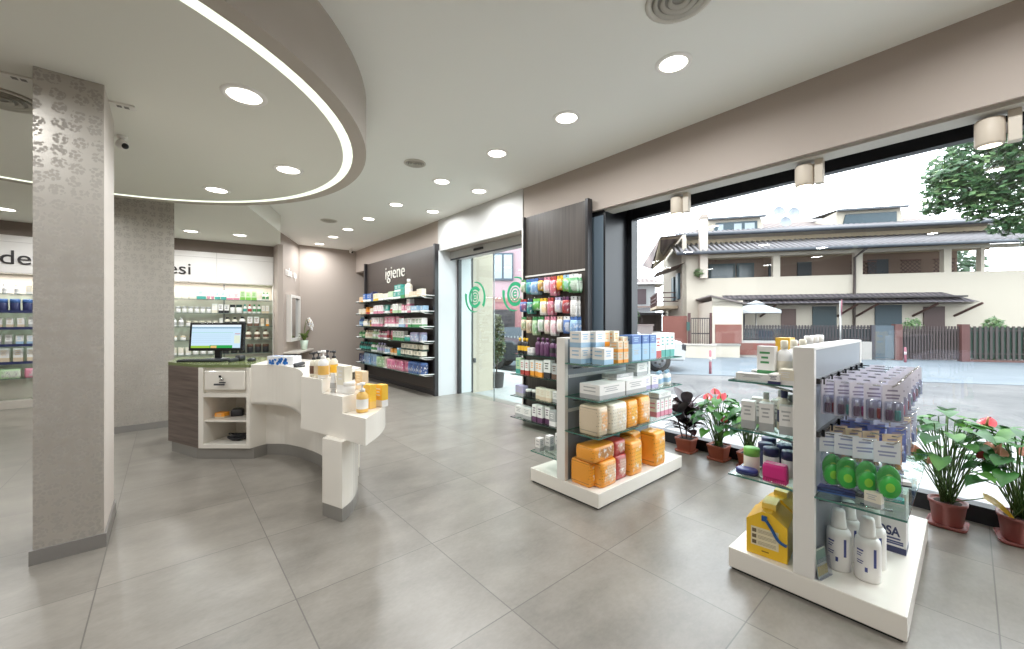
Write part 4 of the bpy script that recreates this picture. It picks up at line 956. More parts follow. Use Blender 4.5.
hk = [
 (1.755, [('pouch', 'green', 'white', .15, .2, .07), ('pouch', 'lime', 'light blue', .12, .2, .06), ('pouch', 'orange', 'yellow', .1, .2, .05), ('pouch', 'pink', 'red', .1, .22, .05), ('pouch', 'white', 'pink', .1, .2, .05), ('pouch', 'yellow', 'purple', .1, .19, .05), ('pouch', 'light blue', 'blue', .14, .19, .06), ('pouch', 'teal', 'blue', .1, .2, .05), ('pouch', 'cream', 'green', .1, .19, .05)]),
 (1.515, [('pouch', 'white', 'grey', .1, .22, .04), ('pouch', 'red', 'purple', .1, .2, .04), ('pouch', 'white', 'lilac', .1, .21, .04), ('pouch', 'pink', 'red', .1, .2, .04), ('pouch', 'white', 'yellow', .11, .22, .04), ('pouch', 'green', 'lime', .15, .18, .05), ('pouch', 'teal', 'navy', .11, .18, .04), ('pouch', 'blue', 'red', .12, .17, .05)]),
 (1.30, [('pouch', 'light blue', 'blue', .12, .21, .04), ('pouch', 'blue', 'white', .1, .21, .04), ('pouch', 'white', 'beige', .09, .22, .04), ('pouch', 'white', 'pink', .09, .22, .04), ('pouch', 'cream', 'pink', .09, .22, .04), ('pouch', 'white', 'green', .09, .22, .04), ('pouch', 'pale green', 'green', .09, .22, .04), ('pouch', 'beige', 'brown', .09, .22, .04), ('pouch', 'beige', 'green', .09, .21, .04)])]
for r_, (zt, its) in enumerate(hk):
    n = len(its); hook_row(t, 2.80, 3.60, n, zt, 0.13)
    for k, it in enumerate(its):
        y = 2.80 + 0.80 * k / (n - 1); kind, c, a, w_, h_, d_ = it; w_ *= 0.8; h_ = round(h_ * (1 - 0.1 * ((k * 7 + r_ * 3) % 3)), 3)
        for q in (0, 1):
            x = 3.315 + 0.06 * q
            lb = '%s %s, %s ' % ('front' if q == 0 else 'rear', desc(kind, c, a), ORD[k + 1]) + NW % ORD[r_ + 1]
            product(kind, c, a, w_, h_, d_, (x, y, zt - h_ + 0.012), -PI / 2 + rp.uniform(-0.15, 0.15), lb, 'pouches hanging on the dark panel')
DZ = (0.865, 0.62, 0.36, 0.10)
for z in DZ:
    s = MB().box(3.17, 3.424, 2.73, 3.68, z - 0.008, z, GSHELF, side=GEDGED).build('glass_shelf', t)
    for y in (2.76, 3.62): MB().tube([(3.42, y, z - 0.03), (3.3, y, z - 0.024), (3.19, y, z - 0.009)], 0.005, CHROME, 5).build('bracket', s)
drow = [
 rep(2, B_, 'purple', 'white', .075, .2, .06) + rep(2, B_, 'purple', 'black', .08, .19, .06) + rep(3, B_, 'purple', 'purple', .075, .2, .06) + rep(1, C_, 'white', 'grey', .09, .08, .08) + rep(3, B_, 'black', 'yellow', .065, .19, .06),
 rep(3, C_, 'grey', 'brown', .085, .17, .08) + rep(1, C_, 'white', 'black', .1, .2, .08) + rep(3, C_, 'white', 'orange', .065, .18, .07) + rep(2, C_, 'white', 'red', .06, .17, .07) + rep(1, C_, 'pale green', 'teal', .08, .19, .07),
 rep(3, C_, 'white', 'grey', .09, .12, .08) + rep(3, C_, 'cream', 'beige', .085, .13, .08) + rep(2, J_, 'black', 'white', .08, .09, .08) + rep(2, C_, 'lilac', 'grey', .08, .12, .08),
 rep(3, C_, 'grey', 'white', .09, .17, .08) + rep(3, C_, 'white', 'purple', .075, .19, .08) + rep(2, C_, 'white', 'grey', .14, .13, .1)]
for i, (z, r_) in enumerate(zip(DZ, drow)):
    row(r_, (3.27, 2.76), (3.27, 3.66), z, -PI / 2, 'from window end, %s glass shelf, dark panel' % ORD[i + 1], 'products on the dark panel shelves')

# ------------------------------------------------------------------ white cosmetics displays along the back wall
BZ = (1.66, 1.412, 1.17, 0.925, 0.67, 0.43)
BACKP = P((206, 198, 188), 0.5, var=0.02)
def cosmetics(label, x0, x1, loc, rz, trays):
    t = thing('display_shelving', label, 'shelving', loc, rz)
    MB().box(x0, x1, 0.26, 0.30, 0.0, 2.5, BACKP).build('back_panel', t)
    m = MB(); m.box(x0, x1, -0.01, 0.24, 1.955, 2.5, P((238, 234, 230), 0.3, var=0.01))
    for z in (1.96, 2.40): m.box(x0, x1, -0.0115, -0.0099, z, z + 0.006, P((196, 190, 186), 0.5))
    x = x0 + 0.2
    while x < x1: m.box(x, x + 0.006, -0.0115, -0.0099, 1.955, 2.5, P((196, 190, 186), 0.5)); x += 0.95
    m.build('top_panel', t)
    m = MB(); m.box(x0, x1, -0.02, 0.25, 2.5, 2.70, MAUVED); m.build('header', t)
    MB().box(x0, x1, 0.0, 0.26, 0.0, 0.11, P((196, 188, 178), 0.5)).build('plinth', t)
    MB().box(x0, x0 + 0.03, -0.01, 0.26, 0.0, 2.5, WHITEM).build('side_panel', t); MB().box(x1 - 0.03, x1, -0.01, 0.26, 0.0, 2.5, WHITEM).build('side_panel', t)
    x = x0 + 0.3
    while x < x1 - 0.1: MB().box(x - 0.012, x + 0.012, 0.235, 0.26, 0.11, 1.955, STEEL).build('shelf_rail', t); x += 0.95
    for i, z in enumerate(BZ):
        s = MB().box(x0 + 0.03, x1 - 0.03, 0.0, 0.25, z - 0.008, z, GSHELF, side=P((120, 136, 128), 0.1)).build('glass_shelf', t)
        if trays and 0 < i < 5: MB().box(x0 + 0.05, x1 - 0.12, -0.012, -0.001, z - 0.03, z + 0.008, pm('navy')).build('tray_edge', s)
    # light behind the top panel washing the shelves
    l = bpy.data.lights.new('shelf_light', 'AREA'); l.shape = 'RECTANGLE'; l.size = x1 - x0 - 0.2; l.size_y = 0.05; l.energy = 5.0 * (x1 - x0); l.color = (1.0, 0.96, 0.9)
    o = bpy.data.objects.new('shelf_light', l); COL.objects.link(o); o.parent = t; o.location = ((x0 + x1) / 2, 0.05, 1.945)
    return t
t1 = cosmetics('white cosmetics shelving with navy trays, seen left of the near column', -3.4, -0.47, (0, 9.05, 0), 0, True)
t2 = cosmetics('white cosmetics shelving behind the till counter, right of the far column', 0.0, 2.05, (-0.45, 9.09, 0), -0.135, False)
def sign_x(o, left=None, right=None):
    xs = [v.co.x for v in o.data.vertices]
    o.location.x = left - min(xs) if left is not None else right - max(xs)
INK = P((52, 48, 48), 0.4)
sign_x(text_obj('lettering', 'dermoco', 0.285, 0.006, INK, (0, -0.018, 2.085), 0, t1, 1.1), left=-1.78)
sign_x(text_obj('lettering', 'smesi', 0.285, 0.006, INK, (0, -0.018, 2.085), 0, t2, 1.1), right=0.785)
LW = 'from near column, %s navy-tray shelf'
lrows = [rep(2, C_, 'cream', 'white', .06, .12, .06) + rep(2, B_, 'white', 'grey', .05, .14, .05) + rep(2, C_, 'white', 'cream', .07, .1, .06),
 rep(1, B_, 'black', 'grey', .03, .19, .03) + rep(1, C_, 'white', 'grey', .06, .15, .06) + rep(3, J_, 'navy', 'blue', .1, .17, .09) + rep(3, C_, 'white', 'beige', .06, .13, .06),
 rep(2, C_, 'white', 'grey', .06, .16, .06) + rep(5, C_, 'white', 'beige', .065, .14, .06),
 rep(1, C_, 'white', 'cream', .07, .15, .06) + rep(2, C_, 'white', 'light blue', .07, .13, .06) + rep(4, C_, 'white', 'grey', .065, .14, .06),
 rep(1, B_, 'teal', 'light blue', .05, .17, .05) + rep(4, C_, 'white', 'beige', .09, .2, .07) + rep(1, C_, 'white', 'grey', .09, .19, .07),
 rep(1, K_, 'pink', 'white', .2, .14, .12) + rep(1, K_, 'pale green', 'white', .22, .14, .12) + rep(1, K_, 'cream', 'white', .2, .13, .12)]
for i, (z, r_) in enumerate(zip(BZ, lrows)):
    row(r_, (-1.37, 9.13), (-2.05, 9.13), z, 0, LW % ORD[i + 1], 'products on the navy-tray shelving', depth_jit=0.012)
RW = 'from make-up wall, %s shelf behind till'
ca, sa = math.cos(-0.135), math.sin(-0.135)
def c2(x, y): return (-0.45 + x * ca - y * sa, 9.09 + x * sa + y * ca)
rrows = [
 rep(2, B_, 'white', 'green', .05, .16, .05) + rep(1, C_, 'cream', 'white', .07, .12, .06) + rep(3, C_, 'pale green', 'lime', .08, .17, .07) + rep(2, C_, 'white', 'pink', .09, .12, .07) + rep(2, C_, 'white', 'teal', .08, .17, .07) + rep(2, T_, 'white', 'pink', .05, .12, .04) + rep(1, C_, 'white', 'teal', .13, .17, .08) + rep(3, C_, 'white', 'cream', .09, .1, .07) + rep(1, C_, 'white', 'teal', .13, .17, .08),
 rep(2, C_, 'white', 'beige', .05, .15, .05) + rep(2, B_, 'white', 'green', .06, .17, .05) + rep(1, B_, 'white', 'red', .06, .17, .05) + rep(1, B_, 'white', 'teal', .06, .17, .05) + rep(1, J_, 'white', 'dark green', .09, .16, .08) + rep(1, J_, 'white', 'black', .08, .16, .07) + rep(2, C_, 'white', 'black', .07, .16, .06) + rep(1, C_, 'white', 'cream', .08, .17, .06) + rep(6, J_, 'white', 'grey', .07, .11, .06) + rep(2, B_, 'white', 'cream', .06, .17, .05),
 rep(1, C_, 'cream', 'orange', .05, .14, .05) + rep(1, C_, 'beige', 'cream', .06, .15, .05) + rep(2, C_, 'white', 'brown', .08, .18, .06) + rep(1, B_, 'white', 'black', .1, .18, .08) + rep(2, B_, 'cream', 'black', .085, .17, .07) + rep(1, C_, 'white', 'cream', .05, .15, .05) + rep(5, J_, 'white', 'cream', .07, .1, .06) + rep(3, B_, 'white', 'grey', .07, .15, .06),
 rep(4, B_, 'cream', 'brown', .1, .18, .08) + rep(3, J_, 'white', 'grey', .08, .1, .07) + rep(2, T_, 'white', 'cream', .06, .14, .04) + rep(3, J_, 'white', 'beige', .08, .08, .07) + rep(1, C_, 'white', 'beige', .05, .17, .05),
 rep(6, J_, 'black', 'brown', .1, .16, .09) + rep(4, J_, 'white', 'cream', .08, .1, .07) + rep(4, C_, 'cream', 'white', .07, .13, .06)]
for i, (z, r_) in enumerate(zip(BZ, rrows)):
    row(r_, c2(1.96, 0.09), c2(0.42, 0.09), z, -0.135, RW % ORD[i + 1], 'products on the shelving behind the till', depth_jit=0.02)

# ------------------------------------------------------------------ make-up corner
MRZ = math.atan2(MWd.y, MWd.x)
a = mw(0.66, 0.012)
lt = thing('wall_sign', 'white make up lettering on the slanted mauve wall above the mirror', 'sign', (a[0], a[1], 2.19), MRZ)
text_obj('lettering', 'make', 0.25, 0.006, P((244, 240, 236), 0.35), (-0.17, 0, 0), 0, lt, 0.85)
text_obj('lettering', 'up', 0.25, 0.006, P((244, 240, 236), 0.35), (0.29, 0, 0), 0, lt, 0.85)
a = mw(0.72, 0.0)
t = thing('wall_mirror', 'tall white-framed mirror on the make-up wall above the small shelf', 'mirror', (a[0], a[1], 0.85), MRZ)
m = MB()
for x0, x1, z0, z1 in ((-0.36, 0.36, 0, 0.06), (-0.36, 0.36, 0.9, 0.96), (-0.36, -0.29, 0.06, 0.9), (0.29, 0.36, 0.06, 0.9)): m.box(x0, x1, -0.09, -0.004, z0, z1, WHITE)
m.build('mirror_frame', t); MB().box(-0.29, 0.29, -0.05, -0.006, 0.06, 0.9, P((220, 222, 224), 0.03, metal=1.0, var=0.0)).build('mirror_glass', t)
a = mw(0.72, 0.0)
t = thing('wall_shelf', 'narrow white wall shelf under the mirror holding an orchid', 'shelf', (a[0], a[1], 0.62), MRZ)
MB().box(-0.55, 0.62, -0.3, -0.002, 0, 0.035, LACQ).build('board', t, bevel=0.004)
MB().box(-0.08, 0.08, -0.12, -0.002, -0.16, 0.0, P((150, 156, 164), 0.4)).build('bracket', t)
def leafblade(mb, base, tip, width, mt, droop=0.0, n=5):
    b, t_ = Vector(base), Vector(tip); d = t_ - b; side = d.cross(Vector((0, 0, 1)))
    side = side.normalized() if side.length > 1e-4 else Vector((1, 0, 0))
    L, R = [], []
    for i in range(n + 1):
        f = i / n; p = b + d * f + Vector((0, 0, droop * (f - f * f) * 4)); ww = width * math.sin(PI * min(1, f * 0.92 + 0.08)) ** 0.8
        up = Vector((0, 0, ww * 0.25))
        L.append(mb.V(p - side * ww + up)); R.append((mb.V(p), mb.V(p + side * ww + up)))
    for i in range(n):
        mb.F((L[i], R[i][0], R[i + 1][0], L[i + 1]), mt, True); mb.F((R[i][0], R[i][1], R[i + 1][1], R[i + 1][0]), mt, True)
a = mw(0.92, 0.2)
t = thing('potted_orchid', 'white orchid in a pale vase on the shelf before the mirror', 'orchid', (a[0], a[1], 0.656), MRZ)
MB().lathe([(0.05, 0), (0.06, 0.02), (0.085, 0.2), (0.08, 0.2), (0.05, 0.04), (0.0001, 0.04)], P((206, 222, 206), 0.25), 16).build('vase', t)
m = MB(); OL = leaf_material((52, 82, 40), (122, 140, 60))
for k in range(7):
    an = k * 2.4; leafblade(m, (0, 0, 0.17), (0.24 * math.cos(an), 0.13 * math.sin(an) - 0.02, 0.24 + 0.09 * (k % 3)), 0.035, OL, 0.08)
m.build('foliage', t)
rnd2 = random.Random(2); stem = MB(); fl = []
for sgn, hh in ((1, 0.66), (0.75, 0.58), (0.35, 0.62)):
    pts = smoothpath([(0, 0, 0.18), (0.03 * sgn, 0, hh * 0.7), (0.13 * sgn, -0.03, hh), (0.32 * sgn, -0.05, hh - 0.1)], 5); stem.tube(pts, 0.005, P((96, 110, 60), 0.6), 5); fl += pts[9::2] + pts[10::3]
stem.build('stem', t)
for p in fl[:14]:
    m = MB().at(p[0] + rnd2.uniform(-.02, .02), p[1] - 0.03, p[2] - 0.02, rnd2.uniform(-.5, .5), rad(75))
    for k in range(5):
        an = 2 * PI * k / 5; leafblade(m, (0, 0, 0), (0.07 * math.cos(an), 0.07 * math.sin(an), 0.008), 0.028, P((244, 242, 240), 0.5), 0, 3)
    m.ball((0, 0, 0.008), 0.01, pm('yellow'), 6, 4); m.build('flower', t)
# ------------------------------------------------------------------ till counter
CW = wood_material((78, 66, 60), (122, 108, 100), 2, 0.45, 0.7)
CT = P((132, 142, 96), 0.08, var=0.03)
KICK = P((150, 147, 142), 0.4, metal=0.3)
t = thing('till_counter', 'curved white and dark wood till counter with green glass top beside the columns', 'counter', (0, 0, 0))
A_, B_0, C_0, D_0 = (0.016, 5.10), (0.222, 4.61), (0.574, 4.295), (0.715, 4.36)
inner = smoothpath([(0.715, 4.36), (0.87, 4.20), (0.985, 3.86), (1.03, 3.52)], 6); inner_low = smoothpath([(1.03, 3.52), (1.04, 3.25), (1.0, 3.02)], 5)
outer = smoothpath([(0.10, 5.75), (0.55, 5.45), (0.93, 4.95), (1.16, 4.3), (1.24, 3.75), (1.26, 3.45)], 6)
# cabinet module as shell
def wall2(mb, p, q, th, z0, z1, m):
    d = (Vector(q) - Vector(p)).normalized(); n_ = Vector((-d.y, d.x)) * th
    mb.prism([p, q, (q[0] + n_.x, q[1] + n_.y), (p[0] + n_.x, p[1] + n_.y)], z0, z1, m)
BCd = (Vector(C_0) - Vector(B_0)).normalized(); BCn = Vector((-BCd.y, BCd.x)); BCL = (Vector(C_0) - Vector(B_0)).length
MB().prism([A_, B_0, (B_0[0] + 0.02, B_0[1] + 0.05), (A_[0] + 0.05, A_[1] + 0.02)], 0.1, 0.835, CW).build('side_panel', t)
cab = MB().at(B_0[0], B_0[1], 0, math.atan2(BCd.y, BCd.x))
L_ = BCL
cab.box(0, 0.045, 0, 0.42, 0.1, 0.835, LACQ); cab.box(L_ - 0.03, L_, 0, 0.42, 0.1, 0.835, LACQ)
cab.box(0.045, L_ - 0.03, 0, 0.42, 0.1, 0.135, LACQ); cab.box(0.045, L_ - 0.03, 0, 0.42, 0.565, 0.60, LACQ)
cab.box(0.045, L_ - 0.03, 0.42, 0.44, 0.1, 0.835, LACQ); cab.box(0.045, L_ - 0.03, 0.02, 0.42, 0.335, 0.352, LACQ); cab.box(0.045, L_ - 0.03, 0.03, 0.42, 0.60, 0.835, LACQ)
cab.build('cabinet', t)
dw = MB().at(B_0[0], B_0[1], 0, math.atan2(BCd.y, BCd.x)); dw.box(0.065, L_ - 0.04, -0.012, 0.03, 0.635, 0.805, LACQ); dwo = dw.build('drawer', t, bevel=0.004)
lk = MB().at(B_0[0], B_0[1], 0, math.atan2(BCd.y, BCd.x)); lk.at(B_0[0] + BCd.x * 0.23 - BCn.x * 0.012, B_0[1] + BCd.y * 0.23 - BCn.y * 0.012, 0.73, math.atan2(BCd.y, BCd.x), PI / 2)
lk.lathe([(0.014, 0), (0.014, 0.008), (0.006, 0.01), (0.006, 0.02)], CHROME, 12); lk.build('lock', dwo)
ky = MB().at(B_0[0] + BCd.x * 0.23 - BCn.x * 0.03, B_0[1] + BCd.y * 0.23 - BCn.y * 0.03, 0.73, math.atan2(BCd.y, BCd.x))
ky.box(-0.003, 0.003, -0.012, 0.0, -0.012, 0.012, CHROME); ky.box(-0.006, 0.05, -0.014, -0.008, -0.03, -0.02, BLACKM); ky.box(-0.05, 0.045, -0.02, -0.012, -0.05, -0.034, P((70, 70, 74), 0.4)); ky.box(-0.008, 0.012, -0.016, -0.01, 0.02, 0.04, BLACKM); ky.build('key', dwo)
# kick plinth, inset
MB().prism([(0.043, 5.08), (0.212, 4.645), (0.606, 4.30), (0.72, 4.345), (0.75, 4.40), (0.60, 4.42), (0.26, 4.72), (0.10, 5.10)], 0, 0.1, KICK).build('kick_plate', t)
# return panel and curved back
MB().prism([C_0, D_0, (0.74, 4.42), (0.58, 4.36)], 0.1, 0.835, LACQ).build('return_panel', t)
ipo = offset_path(inner, -0.09)
MB().prism(inner + ipo[::-1], 0.1, 0.835, LACQ, smooth=False).build('curved_panel', t)
MB().prism(inner_low + offset_path(inner_low, -0.09)[::-1], 0.1, 0.5, LACQ).build('curved_panel', t)
whole = inner + inner_low[1:]
kin = offset_path(whole, 0.006)
MB().prism(kin + offset_path(whole, -0.06)[::-1], 0.0, 0.1, KICK).build('kick_plate', t)
MB().prism(outer + offset_path(outer, 0.03)[::-1], 0.0, 0.835, LACQ).build('front_panel', t)
# desk fascia
fas = smoothpath([(0.585, 4.30), (0.745, 4.10), (0.812, 3.85), (0.815, 3.55), (0.775, 3.28), (0.73, 3.125)], 6)
MB().prism(fas + offset_path(fas, -0.02)[::-1], 0.50, 0.835, LACQ).build('fascia', t)
MB().prism(fas + [(1.02, 3.27)] + inner[::-1], 0.50, 0.52, LACQ).build('desk_underside', t)
# worktop: green glass over the till, white over the arc
MB().prism([A_, B_0, C_0, (0.80, 4.75), (1.0, 4.85)] + [p for p in outer if p[1] > 4.85][::-1], 0.835, 0.862, CT, side=P((118, 130, 88), 0.2)).build('green_top', t)
MB().prism([(0.585, 4.30)] + fas[1:] + [(1.255, 3.41)] + [p for p in outer if p[1] <= 4.85][::-1] + [(1.0, 4.85), (0.80, 4.75)], 0.835, 0.861, LACQ).build('white_top', t)
# end leg
leg = [(0.762, 2.745), (0.828, 2.567)] + smoothpath([(0.828, 2.567), (0.93, 2.665), (1.03, 2.855), (1.08, 3.0)], 4)[1:] + [(0.98, 3.02), (0.90, 2.90)]
MB().prism(leg, 0.085, 0.50, LACQ).build('end_leg', t)
MB().prism([(x + (0.9 - x) * 0.01, y + (2.8 - y) * 0.01) for x, y in leg], 0.0, 0.085, KICK).build('kick_plate', t)
# stepped end display: straight staff face, curved customer side
sd = thing('step_display', 'white stepped display block on the end of the till counter', 'display stand', (0, 0, 0.0))
F0, F1 = Vector((0.722, 3.112)), Vector((0.911, 2.398)); Fd = (F1 - F0).normalized(); Fn = Vector((-Fd.y, Fd.x)); FL = (F1 - F0).length
def fp(t_, d=0): p = F0 + Fd * t_ + Fn * d; return (p.x, p.y)
END = Vector((1.30, 3.42)); E0 = Vector(fp(0.0))
def endp(f): p = E0.lerp(END, f); return (p.x, p.y)
c1 = smoothpath([fp(0.265), (0.885, 2.98), (0.96, 3.13), endp(0.52)], 6)
c2 = smoothpath([fp(0.50), (1.03, 2.75), (1.14, 2.98), endp(0.82)], 6)
c3 = smoothpath([fp(FL), (1.07, 2.57), (1.20, 2.78), (1.275, 3.02), (1.305, 3.22), endp(1.0)], 6)
ht = [0.862, 0.772, 0.665]
m = MB()
m.prism([fp(0)] + c1, 0.50, ht[0], LACQ); m.prism(c1[::-1] + c2, 0.50, ht[1], LACQ); m.prism(c2[::-1] + c3, 0.50, ht[2], LACQ)
m.build('step_body', sd)
# products on the steps
def on_step(t_, d, kind, c, a, w_, h_, dd, k, lb, rz=None):
    p = fp(t_, d); product(kind, c, a, w_, h_, dd, (p[0], p[1], ht[k] + 0.0015), -1.3 if rz is None else rz, lb, 'toiletries on the stepped display')
AM = 'amber'
on_step(0.06, 0.06, 'pump', 'cream', 'brown', .055, .17, .055, 0, 'cream pump bottle with black top at the back of the top step, nearest the till')
on_step(0.12, 0.06, 'pump', 'cream', 'beige', .06, .18, .06, 0, 'cream pump bottle with oval beige label and black top, second along the top step')
on_step(0.06, 0.16, 'pump', 'cream', 'beige', .055, .18, .055, 0, 'cream black-topped pump bottle standing behind the white one on the top step')
on_step(0.19, 0.055, 'pump', 'white', AM, .07, .19, .07, 0, 'white pump bottle with amber label at the front of the top step')
on_step(0.14, 0.165, 'pump', 'cream', 'yellow', .055, .18, .055, 0, 'yellow-labelled pump bottle with black top at the end of the top step')
on_step(0.30, 0.06, 'tube', 'white', 'grey', .05, .13, .035, 1, 'white tube beside the riser on the middle step')
on_step(0.305, 0.14, 'carton', 'yellow', 'orange', .06, .15, .04, 1, 'narrow yellow carton on the middle step')
on_step(0.37, 0.10, 'carton', 'cream', 'white', .085, .18, .06, 1, 'tall cream carton on the middle step')
on_step(0.36, 0.24, 'carton', 'beige', 'cream', .08, .13, .05, 1, 'beige carton behind the tall cream one on the middle step')
on_step(0.425, 0.10, 'jar', 'white', 'white', .075, .075, .07, 1, 'white round jar at the front of the middle step')
on_step(0.565, 0.10, 'pump', AM, 'white', .075, .19, .07, 2, 'clear amber pump bottle with white top on the lowest step')
on_step(0.50, 0.20, 'carton', 'yellow', AM, .08, .16, .05, 2, 'yellow carton behind the pump bottle on the lowest step, nearer the riser')
on_step(0.52, 0.285, 'carton', 'yellow', 'white', .075, .15, .05, 2, 'yellow carton behind the pump bottle on the lowest step, nearer the front')
# till equipment
MX, MY = 0.40, 5.10; MRz = rad(-40)
t = thing('monitor', 'black widescreen monitor with till software on the green counter top', 'monitor', (MX, MY, 0.862), MRz)
m = MB(); m.lathe([(0.0001, 0.0), (0.11, 0.0), (0.11, 0.008), (0.1, 0.014), (0.03, 0.018), (0.0001, 0.018)], BLACKM, 20); m.build('stand_base', t)
MB().box(-0.03, 0.03, 0.0, 0.03, 0.012, 0.14, BLACKM).build('stand_neck', t, bevel=0.005)
m = MB().at(0, -0.01, 0.09, 0, rad(-5)); m.box(-0.275, 0.275, -0.018, 0.022, 0, 0.29, P((26, 27, 30), 0.2)); m.build('bezel', t, bevel=0.006)
s = MB().at(0, -0.01, 0.09, 0, rad(-5)); y = -0.0195
def scr(x0, x1, z0, z1, rgb, e, yy=0): s.quad([(x0, y - yy, z0 * .86), (x1, y - yy, z0 * .86), (x1, y - yy, z1 * .86), (x0, y - yy, z1 * .86)], EM(rgb, e))
scr(-0.25, 0.25, 0.035, 0.312, (196, 222, 240), 0.9)
scr(-0.25, 0.25, 0.29, 0.312, (226, 236, 242), 0.9, .0004); scr(-0.25, 0.25, 0.27, 0.28, (70, 112, 142), 0.9, .0004)
scr(-0.25, 0.17, 0.215, 0.22, (150, 206, 190), 0.9, .0004); scr(0.19, 0.245, 0.20, 0.207, (196, 70, 60), 0.9, .0004); scr(0.185, 0.245, 0.09, 0.185, (216, 226, 206), 0.9, .0004)
scr(-0.25, -0.06, 0.035, 0.062, (150, 190, 70), 0.9, .0004); scr(-0.06, 0.17, 0.035, 0.068, (50, 160, 80), 0.9, .0004); scr(-0.05, 0.01, 0.035, 0.062, (224, 186, 110), 0.9, .0008)
for q in range(5): scr(-0.24, 0.15, 0.10 + q * 0.022, 0.103 + q * 0.022, (168, 196, 214), 0.9, .0004)
s.build('screen', t)
a = (0.28, 4.93)
t = thing('keyboard', 'black keyboard lying in front of the till monitor', 'keyboard', (a[0], a[1], 0.862), MRz)
MB().box(-0.21, 0.21, -0.07, 0.07, 0.0, 0.018, BLACKM).build('base_plate', t, bevel=0.004)
m = MB()
for r_ in range(5):
    for k in range(14): m.box(-0.2 + k * 0.0285, -0.176 + k * 0.0285, -0.06 + r_ * 0.025, -0.04 + r_ * 0.025, 0.018, 0.023, P((44, 45, 48), 0.4))
m.build('keys', t)
t = thing('barcode_scanner', 'black handheld barcode scanner lying beside the keyboard', 'scanner', (0.56, 4.78, 0.862), MRz)
m = MB(); m.rbox(0.06, 0.09, [(0, 0.9), (0.01, 1), (0.045, 1), (0.055, 0.8)], BLACKM, 0.3, 4); m.build('head', t)
m = MB().at(0, 0, 0.0); m.rbox(0.035, 0.13, [(0.0, 0.9), (0.008, 1), (0.03, 1), (0.035, 0.8)], P((40, 42, 46), 0.4), 0.4, 4); m.v = [(x, y_ - 0.1, z) for x, y_, z in m.v]; m.build('handle', t)
t = thing('mouse', 'small dark computer mouse to the right of the scanner', 'mouse', (0.64, 4.66, 0.862), MRz)
m = MB(); m.rbox(0.055, 0.09, [(0, 0.9), (0.01, 1), (0.025, 0.9), (0.034, 0.6)], P((40, 42, 44), 0.35), 0.45, 4); m.build('shell', t); MB().box(-0.004, 0.004, 0.015, 0.035, 0.03, 0.036, P((90, 90, 92), 0.4)).build('wheel', t)
t = thing('tissue_box', 'white box with blue splash print at the edge of the till counter', 'box', (0.815, 4.10, 0.861), rad(-50))
m = MB(); m.box(-0.13, 0.13, -0.055, 0.055, 0, 0.08, P((232, 234, 238), 0.5)); m.build('box_body', t, bevel=0.002)
m = MB(); rb = random.Random(4)
for k in range(26):
    x, z, r_ = rb.uniform(-0.11, 0.07), rb.uniform(0.012, 0.06), rb.uniform(0.008, 0.016); m.at(x, -0.0558, z, 0, PI / 2); m.lathe([(0.0001, 0), (r_, 0)], P((40, 120, 206), 0.4), 8, cap=False)
for k in range(20):
    x, y_, r_ = rb.uniform(-0.11, 0.07), rb.uniform(-0.045, 0.03), rb.uniform(0.008, 0.016); m.at(x, y_, 0.0808); m.lathe([(0.0001, 0), (r_, 0)], P((40, 120, 206), 0.4), 8, cap=False)
m.build('print', t)
t = thing('stapler', 'small dark stapler on the counter beside the blue splash box', 'stapler', (0.87, 3.80, 0.861), rad(-70))
m = MB(); m.rbox(0.03, 0.1, [(0, 0.95), (0.012, 1)], BLACKM, 0.3, 3); m.build('foot', t); m = MB().at(0, 0, 0.014, 0, rad(6)); m.rbox(0.026, 0.1, [(0, 0.95), (0.02, 1), (0.026, 0.8)], P((60, 62, 66), 0.4), 0.3, 3); m.build('arm', t)

def cabp(x, y_): return (B_0[0] + BCd.x * x + BCn.x * y_, B_0[1] + BCd.y * x + BCn.y * y_)
crz = math.atan2(BCd.y, BCd.x)
p = cabp(0.13, 0.12); product('carton', 'orange', 'beige', .09, .05, .07, (p[0], p[1], 0.3535), crz, 'small orange carton on the middle shelf of the till cabinet', None)
t = thing('label_printer', 'small black device with cable on the middle shelf of the till cabinet', 'device', cabp(0.22, 0.2) + (0.3535,), crz + 0.4)
m = MB(); m.rbox(0.1, 0.08, [(0, 0.95), (0.005, 1), (0.05, 1), (0.07, 0.7)], P((40, 40, 44), 0.4), 0.2, 3); m.build('case', t)
MB().tube(smoothpath([(0.05, 0, 0.02), (0.12, -0.02, 0.006), (0.2, 0.03, 0.005), (0.14, 0.08, 0.006)], 5), 0.004, P((226, 226, 226), 0.5), 5).build('cable', t)
t = thing('cable_bundle', 'tangled black cable bundle on the bottom shelf of the till cabinet', 'cable', cabp(0.26, 0.14) + (0.1365,), crz)
rc = random.Random(9)
for k in range(3):
    pts = []
    for q in range(15):
        an = q * 0.9 + k; pts.append(((0.075 + rc.uniform(-.02, .02)) * math.cos(an), (0.05 + rc.uniform(-.02, .02)) * math.sin(an), 0.008 + 0.012 * k + rc.uniform(0, .03)))
    MB().tube(smoothpath(pts, 4), 0.007, P((28, 28, 32), 0.5), 6).build('cable', t)
MB().box(-0.03, 0.03, -0.02, 0.025, 0.0, 0.045, BLACKM).build('plug', t, bevel=0.005)


